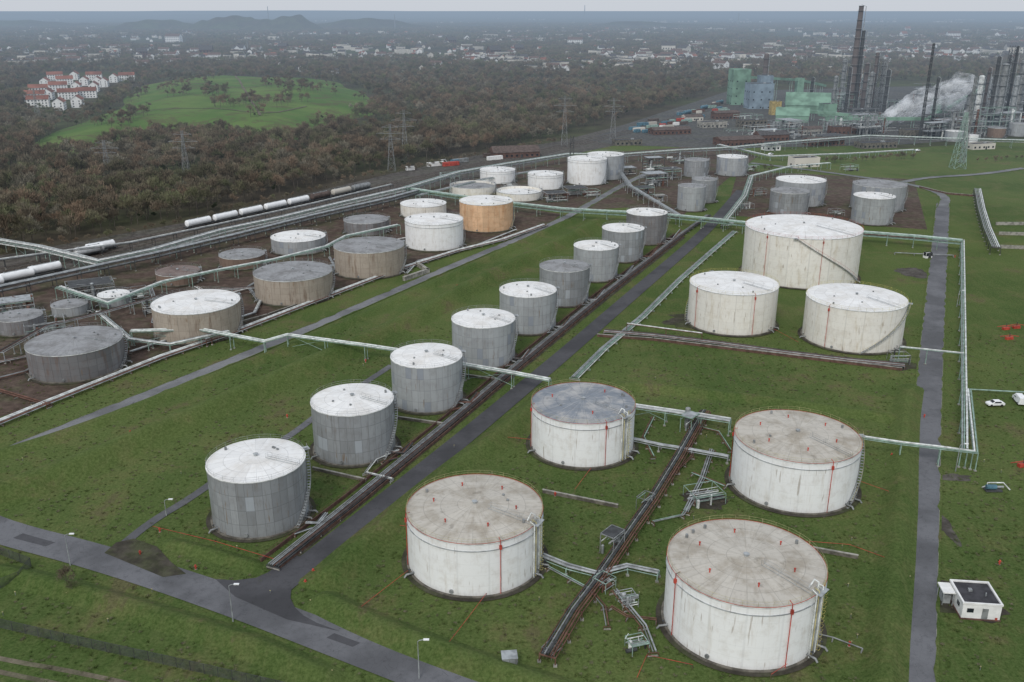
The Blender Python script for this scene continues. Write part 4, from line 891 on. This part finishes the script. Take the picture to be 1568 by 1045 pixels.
def house(m, r, i):
    w, d, h = ((10, 9, 6), (16, 10, 8), (9, 9, 5.5), (24, 11, 9), (12, 9, 6), (28, 12, 11))[i % 6]; wall = ('render_white', 'render_cream', 'render_white', 'render_white', 'brick_dark', 'render_cream')[i % 6]; rf = ('roof_tile_red', 'roof_tile_dark', 'roof_tile_dark', 'roof_tile_brown', 'roof_tile_dark', 'roof_felt')[i % 6]
    m.box((0, 0, 0), (w, d, h), 0, wall); g = 0 if i == 5 else 4
    if g:
        vs = [(-w / 2 - .4, -d / 2 - .5, h - .2), (w / 2 + .4, -d / 2 - .5, h - .2), (w / 2 + .4, d / 2 + .5, h - .2), (-w / 2 - .4, d / 2 + .5, h - .2), (-w / 2 - .4, 0, h + g), (w / 2 + .4, 0, h + g)]
        m.add(vs, [(0, 1, 5, 4), (2, 3, 4, 5)], rf); m.add([(s * w / 2, y, z) for s in (-1, 1) for y, z in ((-d / 2, h), (d / 2, h), (0, h + g - .2))], [(0, 1, 2), (3, 5, 4)], wall); m.box((w * .2, .8, h + g * .5), (.9, .9, 2.4), 0, 'brick_dark')
    else: m.box((0, 0, h), (w + .4, d + .4, .5), 0, rf)
    for k in range(int(h / 2.8)):
        for j in range(int(w / 3)):
            x = -w / 2 + 1.6 + j * 3
            for s in (-1, 1): m.box((x, s * (d / 2 + .02), .9 + k * 2.8), (1.2, .08, 1.4), 0, 'glass_dark')
        for s in (-1, 1): m.box((s * (w / 2 + .02), 0, .9 + k * 2.8), (.08, 1.2, 1.4), 0, 'glass_dark')
scatter('town_houses', houses, variants('house', house, 6), 'house', (.2, .5, 1.8, 2.2, 3.0))
base = MB(); w, d, h = 22, 11, 8.5; base.box((0, 0, 0), (w, d, h), 0, 'render_white')
base.add([(-w / 2 - .5, -d / 2 - .6, h - .2), (w / 2 + .5, -d / 2 - .6, h - .2), (w / 2 + .5, d / 2 + .6, h - .2), (-w / 2 - .5, d / 2 + .6, h - .2), (-w / 2 - .5, 0, h + 4.2), (w / 2 + .5, 0, h + 4.2)], [(0, 1, 5, 4), (2, 3, 4, 5)], 'roof_tile_red')
base.add([(s * w / 2, y, z) for s in (-1, 1) for y, z in ((-d / 2, h), (d / 2, h), (0, h + 4.0))], [(0, 1, 2), (3, 5, 4)], 'render_white')
for k in range(3):
    for j in range(6):
        for s in (-1, 1): base.box((-w / 2 + 2.4 + j * 3.4, s * (d / 2 + .02), .9 + k * 2.7), (1.3, .08, 1.4), 0, 'glass_dark')
    for y in (-3, 3):
        for s in (-1, 1): base.box((s * (w / 2 + .02), y, .9 + k * 2.7), (.08, 1.2, 1.4), 0, 'glass_dark')
bo = base.obj('apartment_house', local=True); e = G(60, 164); bo.location = (e.x, e.y, 0); bo.rotation_euler[2] = .3
for (u, v) in [(92, 168), (120, 164), (75, 152), (105, 152), (60, 145), (134, 150), (90, 140), (118, 140), (145, 140), (70, 133), (100, 130), (130, 131), (160, 133), (85, 123), (115, 122), (145, 123), (175, 126), (195, 124), (55, 155), (150, 131)]:
    o = bpy.data.objects.new('apartment_house', bo.data); g = G(u, v); o.location = (g.x, g.y, 0); o.rotation_euler[2] = .3 + rnd.choice((0, .15, 1.57, 1.57)); bpy.context.scene.collection.objects.link(o)
FOR = [G(u, v) for u, v in [(-500, 470), (0, 388), (280, 336), (400, 306), (560, 268), (740, 232), (860, 208), (960, 180), (1110, 138), (1300, 126), (2100, 118), (2100, 88), (-500, 88)]]
TRK = [G(u, v) for u, v in [(590, 150), (610, 165), (645, 185), (665, 205)]]
ESF = [G(u, v) for u, v in [(45, 185), (45, 160), (150, 150), (175, 160), (120, 188)]]
pts = []; y = 380.0
while y < 1800:
    sp = 7.5 if y < 800 else (9.5 if y < 1150 else 13); x = -(y * .95)
    while x < y * .95:
        X = x + qq.uniform(-.45, .45) * sp; Y = y + qq.uniform(-.45, .45) * sp; x += sp
        if not inpoly(X, Y, FOR) or inpoly(X, Y, EST) or (int(X // 22), int(Y // 22)) in hc: continue
        if any(segd(X, Y, TRK[i], TRK[i + 1]) < 6 for i in range(3)): continue
        if x0 < X < x1 and y0 < Y < y1 and inpoly(X, Y, MP):
            if mnoise.noise(Vector((X * .018, Y * .009, 3))) + .5 * mnoise.noise(Vector((X * .05, Y * .03, 1))) > .2 and qq.random() < .75: pts.append(((X, Y, mhh(X, Y) - .3), qq.uniform(.5, .9)))
            continue
        if mnoise.noise(Vector((X * .012, Y * .012, 9))) > .40 and qq.random() < .85: continue
        pts.append(((X, Y, 0), qq.uniform(.6, 1.2) * (.55 if inpoly(X, Y, ESF) else 1)))
    y += sp
def tv(m, r, i): tree_mesh(m, (0, 0, 0), r.uniform(10, 15), r, 560, 'twigs', .13)
TM = variants('bare_tree', tv, 8); scatter('woodland_trees', pts, TM, 'bare_tree')
ev = [(p[0], qq.uniform(.4, .8)) for p in pts if qq.random() < .05]
def evf(m, r, i): tree_mesh(m, (0, 0, 0), r.uniform(7, 10), r, 800, 'evergreen', .22)
EM = variants('evergreen_tree', evf, 3); scatter('evergreen_trees', [((a[0] + 3, a[1] + 2, a[2]), s) for a, s in ev], EM, 'evergreen_tree')
sh = []
for poly, st in (([(0, 396), (280, 346), (560, 276), (740, 241), (860, 218)], 4), ([(1255, 252), (1330, 248), (1400, 244)], 3), ([(1130, 270), (1180, 262)], 4), ([(95, 905), (112, 910)], 2), ([(640, 262), (720, 246)], 5), ([(1500, 250), (1568, 246)], 5)):
    for p in resample([G(*a) for a in poly], st): sh.append(((p.x + qq.uniform(-2, 2), p.y + qq.uniform(-1, 5), 0), qq.uniform(.2, .42)))
scatter('shrubs', sh, TM, 'shrub')
def clump(m, r, i):
    for _ in range(16): tree_mesh(m, (r.uniform(-20, 20), r.uniform(-20, 20), 0), r.uniform(8, 13), r, 90, 'twigs', .45, limbs=4, low=True)
cp = []; y = 1780.0
while y < 7500:
    sp = 34 if y < 3200 else 60; x = -y * .8
    while x < y * .8:
        X = x + qq.uniform(-.5, .5) * sp; Y = y + qq.uniform(-.5, .5) * sp; x += sp
        if (int(X // 22), int(Y // 22)) in hc or qq.random() < .10 or mnoise.noise(Vector((X * .002, Y * .0015, 2))) > .38: continue
        cp.append(((X, Y, -2 if y > 3200 else 0), (1 if y < 3200 else 1.4) * qq.uniform(.7, 1.05)))
    y += sp
scatter('distant_woodland', cp, variants('tree_group', clump, 4), 'tree_group')
def hillmesh(name, uc, vb, wpx, hm, dep, flat=1.0, sd=0):
    c = G(uc, vb); W_ = wpx / F * c.y; m = MB(); n = 60; k = 16; vs = []; r = random.Random(sd); ph = [r.uniform(0, 6) for _ in range(4)]
    for j in range(k + 1):
        for i in range(n + 1):
            s = i / n * 2 - 1; t = j / k * 2 - 1; rr = min(1, math.sqrt(s * s + t * t)); b = min(1, (1 - rr) * 1.9) ** 1.1
            b = b * (1 - flat * .25 + flat * .25 * math.sin(s * 5 + ph[0])) + .05 * b * math.sin(s * 19 + ph[1] + t * 3)
            vs.append((c.x + s * W_ / 2, c.y + t * dep, hm * b - .5))
    m.add(vs, [(j * (n + 1) + i, j * (n + 1) + i + 1, (j + 1) * (n + 1) + i + 1, (j + 1) * (n + 1) + i) for j in range(k) for i in range(n)], 'woodland_floor', True); m.obj(name)
hillmesh('spoil_heap_hill', 350, 47, 150, 72, 220, .6, 1); hillmesh('spoil_heap_hill', 425, 47, 150, 76, 240, .6, 2)
hillmesh('spoil_heap_hill', 240, 46, 190, 52, 240, .8, 3); hillmesh('spoil_heap_hill', 560, 44, 240, 56, 260, .9, 4); hillmesh('spoil_heap_hill', 1000, 42, 260, 35, 200, .9, 9); hillmesh('spoil_heap_hill', 60, 42, 260, 42, 260, .9, 12)
hillmesh('distant_hills', 100, 26, 700, 60, 900, 1.5, 5); hillmesh('distant_hills', 760, 24, 900, 60, 900, 1.6, 6); hillmesh('distant_hills', 1350, 23, 900, 50, 900, 1.6, 7); hillmesh('distant_hills', 400, 20, 1600, 90, 1500, 1.6, 8)
m = MB()
for u, vt, vb in [(412, 10, 40), (605, 22, 45), (895, 8, 30), (380, 52, 82), (1130, 20, 40)]:
    g = G(u, vb); h = ztop(g.y, vt); m.cyl(g, g + Vector((0, 0, h)), g.y / F * .9, g.y / F * .4, 6, 'pipe_grey')
m.obj('distant_masts')
def tuft(m, r, i):
    vs, fs = [], []
    for _ in range(26):
        a = r.uniform(0, 6.28); rr = r.uniform(0, .35); b = Vector((rr * math.cos(a), rr * math.sin(a), 0)); s = Vector((math.cos(a + 1.57), math.sin(a + 1.57), 0)) * .035
        k = len(vs); vs += [b - s, b + s, b + Vector((math.cos(a) * .2, math.sin(a) * .2, r.uniform(.15, .4)))]; fs.append((k, k + 1, k + 2))
    m.add(vs, fs, ('grass', 'grass', 'sand_track')[i])
gp = []
for _ in range(14000):
    Y = qq.uniform(105, 290); X = qq.uniform(-.62, .62) * Y * 1.05
    if any(math.hypot(X - a, Y - b) < r + 1.5 for a, b, r in tanks_xy[:16]): continue
    if any(segd(X, Y, p[i], p[i + 1]) < w + .5 for p, w in roads[:4] for i in range(0, len(p) - 1)): continue
    gp.append(((X, Y, 0), qq.uniform(.5, 1.2)))
scatter('grass_tufts', gp, variants('grass_tuft', tuft, 3), 'grass_tuft')
# ------------------------------------------------------------------ steam plume: nested billowing veils
sm = bpy.data.materials.new('steam'); sm.use_nodes = True; MATS['steam'] = sm; t = sm.node_tree; t.nodes.clear()
ge = t.nodes.new('ShaderNodeNewGeometry'); no = t.nodes.new('ShaderNodeTexNoise'); no.inputs['Scale'].default_value = .085; no.inputs['Detail'].default_value = 5; no.inputs['Roughness'].default_value = .62
mr = t.nodes.new('ShaderNodeMapRange'); mr.interpolation_type = 'SMOOTHSTEP'; mr.inputs[1].default_value = .36; mr.inputs[2].default_value = .68; mr.inputs[4].default_value = .5
df = t.nodes.new('ShaderNodeBsdfDiffuse'); df.inputs[0].default_value = (.92, .94, .96, 1); tl = t.nodes.new('ShaderNodeBsdfTranslucent'); tl.inputs[0].default_value = (.92, .94, .96, 1)
ad = t.nodes.new('ShaderNodeMixShader'); tp = t.nodes.new('ShaderNodeBsdfTransparent'); mx = t.nodes.new('ShaderNodeMixShader'); oo = t.nodes.new('ShaderNodeOutputMaterial')
t.links.new(ge.outputs['Position'], no.inputs['Vector']); t.links.new(no.outputs[0], mr.inputs[0]); t.links.new(df.outputs[0], ad.inputs[1]); t.links.new(tl.outputs[0], ad.inputs[2])
t.links.new(mr.outputs[0], mx.inputs[0]); t.links.new(tp.outputs[0], mx.inputs[1]); t.links.new(ad.outputs[0], mx.inputs[2]); t.links.new(mx.outputs[0], oo.inputs['Surface'])
m = MB(); n = 28; K = 34
def plume(u, v, dx, dz, r0, r1, sd, shells=(1.0, .72, .45)):
    g = G(u, v)
    for si, sc in enumerate(shells):
        ring = []
        for k in range(K + 1):
            t = k / K; c = Vector((g.x + dx * t ** 1.15, g.y + 3 * math.sin(t * 5), 3 + dz * t ** .85)); r = (r0 + (r1 - r0) * t ** .8) * sc * min(1, (1.03 - t) * 5) ** .5
            for j in range(n):
                a = 2 * math.pi * j / n; dd = Vector((-.5 * math.cos(a), math.sin(a), math.cos(a)))
                f = 1 + .55 * mnoise.noise(c * .07 + dd * 1.3 + Vector((sd, si, 0))) + .35 * mnoise.noise(c * .2 + dd * 2.6 + Vector((0, sd, si)))
                ring.append(c + dd * r * f)
        m.add(ring, [(k * n + j, k * n + (j + 1) % n, (k + 1) * n + (j + 1) % n, (k + 1) * n + j) for k in range(K) for j in range(n)], 'steam', True)
plume(1350, 194, 78, 38, 4, 10, 1); plume(1375, 190, 60, 20, 3, 7, 5, (1.0, .6)); plume(1420, 168, 60, 12, 2, 8, 9, (1.0, .6))
m.obj('steam_plume')
# ------------------------------------------------------------------ light, sky, camera
el, az = math.radians(42), math.radians(200)
wd = bpy.data.worlds.new('World'); bpy.context.scene.world = wd; wd.use_nodes = True; t = wd.node_tree; t.nodes.clear()
sk = t.nodes.new('ShaderNodeTexSky'); sk.sky_type = 'NISHITA'; sk.sun_disc = False; sk.sun_elevation = el; sk.sun_rotation = az; sk.dust_density = 3; sk.air_density = 1.2
mx = t.nodes.new('ShaderNodeMix'); mx.data_type = 'RGBA'; mx.inputs[0].default_value = .8; mx.inputs[7].default_value = (4.8, 5.1, 5.6, 1)   # cloud deck
bg = t.nodes.new('ShaderNodeBackground'); bg.inputs[1].default_value = .145; wo = t.nodes.new('ShaderNodeOutputWorld')
t.links.new(sk.outputs[0], mx.inputs[6]); t.links.new(mx.outputs[2], bg.inputs[0]); t.links.new(bg.outputs[0], wo.inputs[0])
sl = bpy.data.lights.new('sun', 'SUN'); sl.energy = 1.45; sl.angle = math.radians(14); sl.color = (1, .975, .94)
so = bpy.data.objects.new('sun', sl); bpy.context.scene.collection.objects.link(so)
dirv = Vector((math.sin(az) * math.cos(el), math.cos(az) * math.cos(el), math.sin(el)))
so.rotation_euler = dirv.to_track_quat('Z', 'Y').to_euler()
cd = bpy.data.cameras.new('camera'); cd.sensor_width = 36; cd.lens = 36 * F / 1568; cd.clip_start = 1; cd.clip_end = 300000
co = bpy.data.objects.new('camera', cd); co.location = (0, 0, HC); co.rotation_euler = (math.pi / 2 - TH, 0, 0)
bpy.context.scene.collection.objects.link(co); bpy.context.scene.camera = co
vsn = bpy.context.scene.view_settings; vsn.view_transform = 'Standard'; vsn.look = 'None'; vsn.exposure = 0
print('TREES', len(pts), 'CLUMPS', len(cp), 'TUFTS', len(gp), 'HOUSES', len(houses))
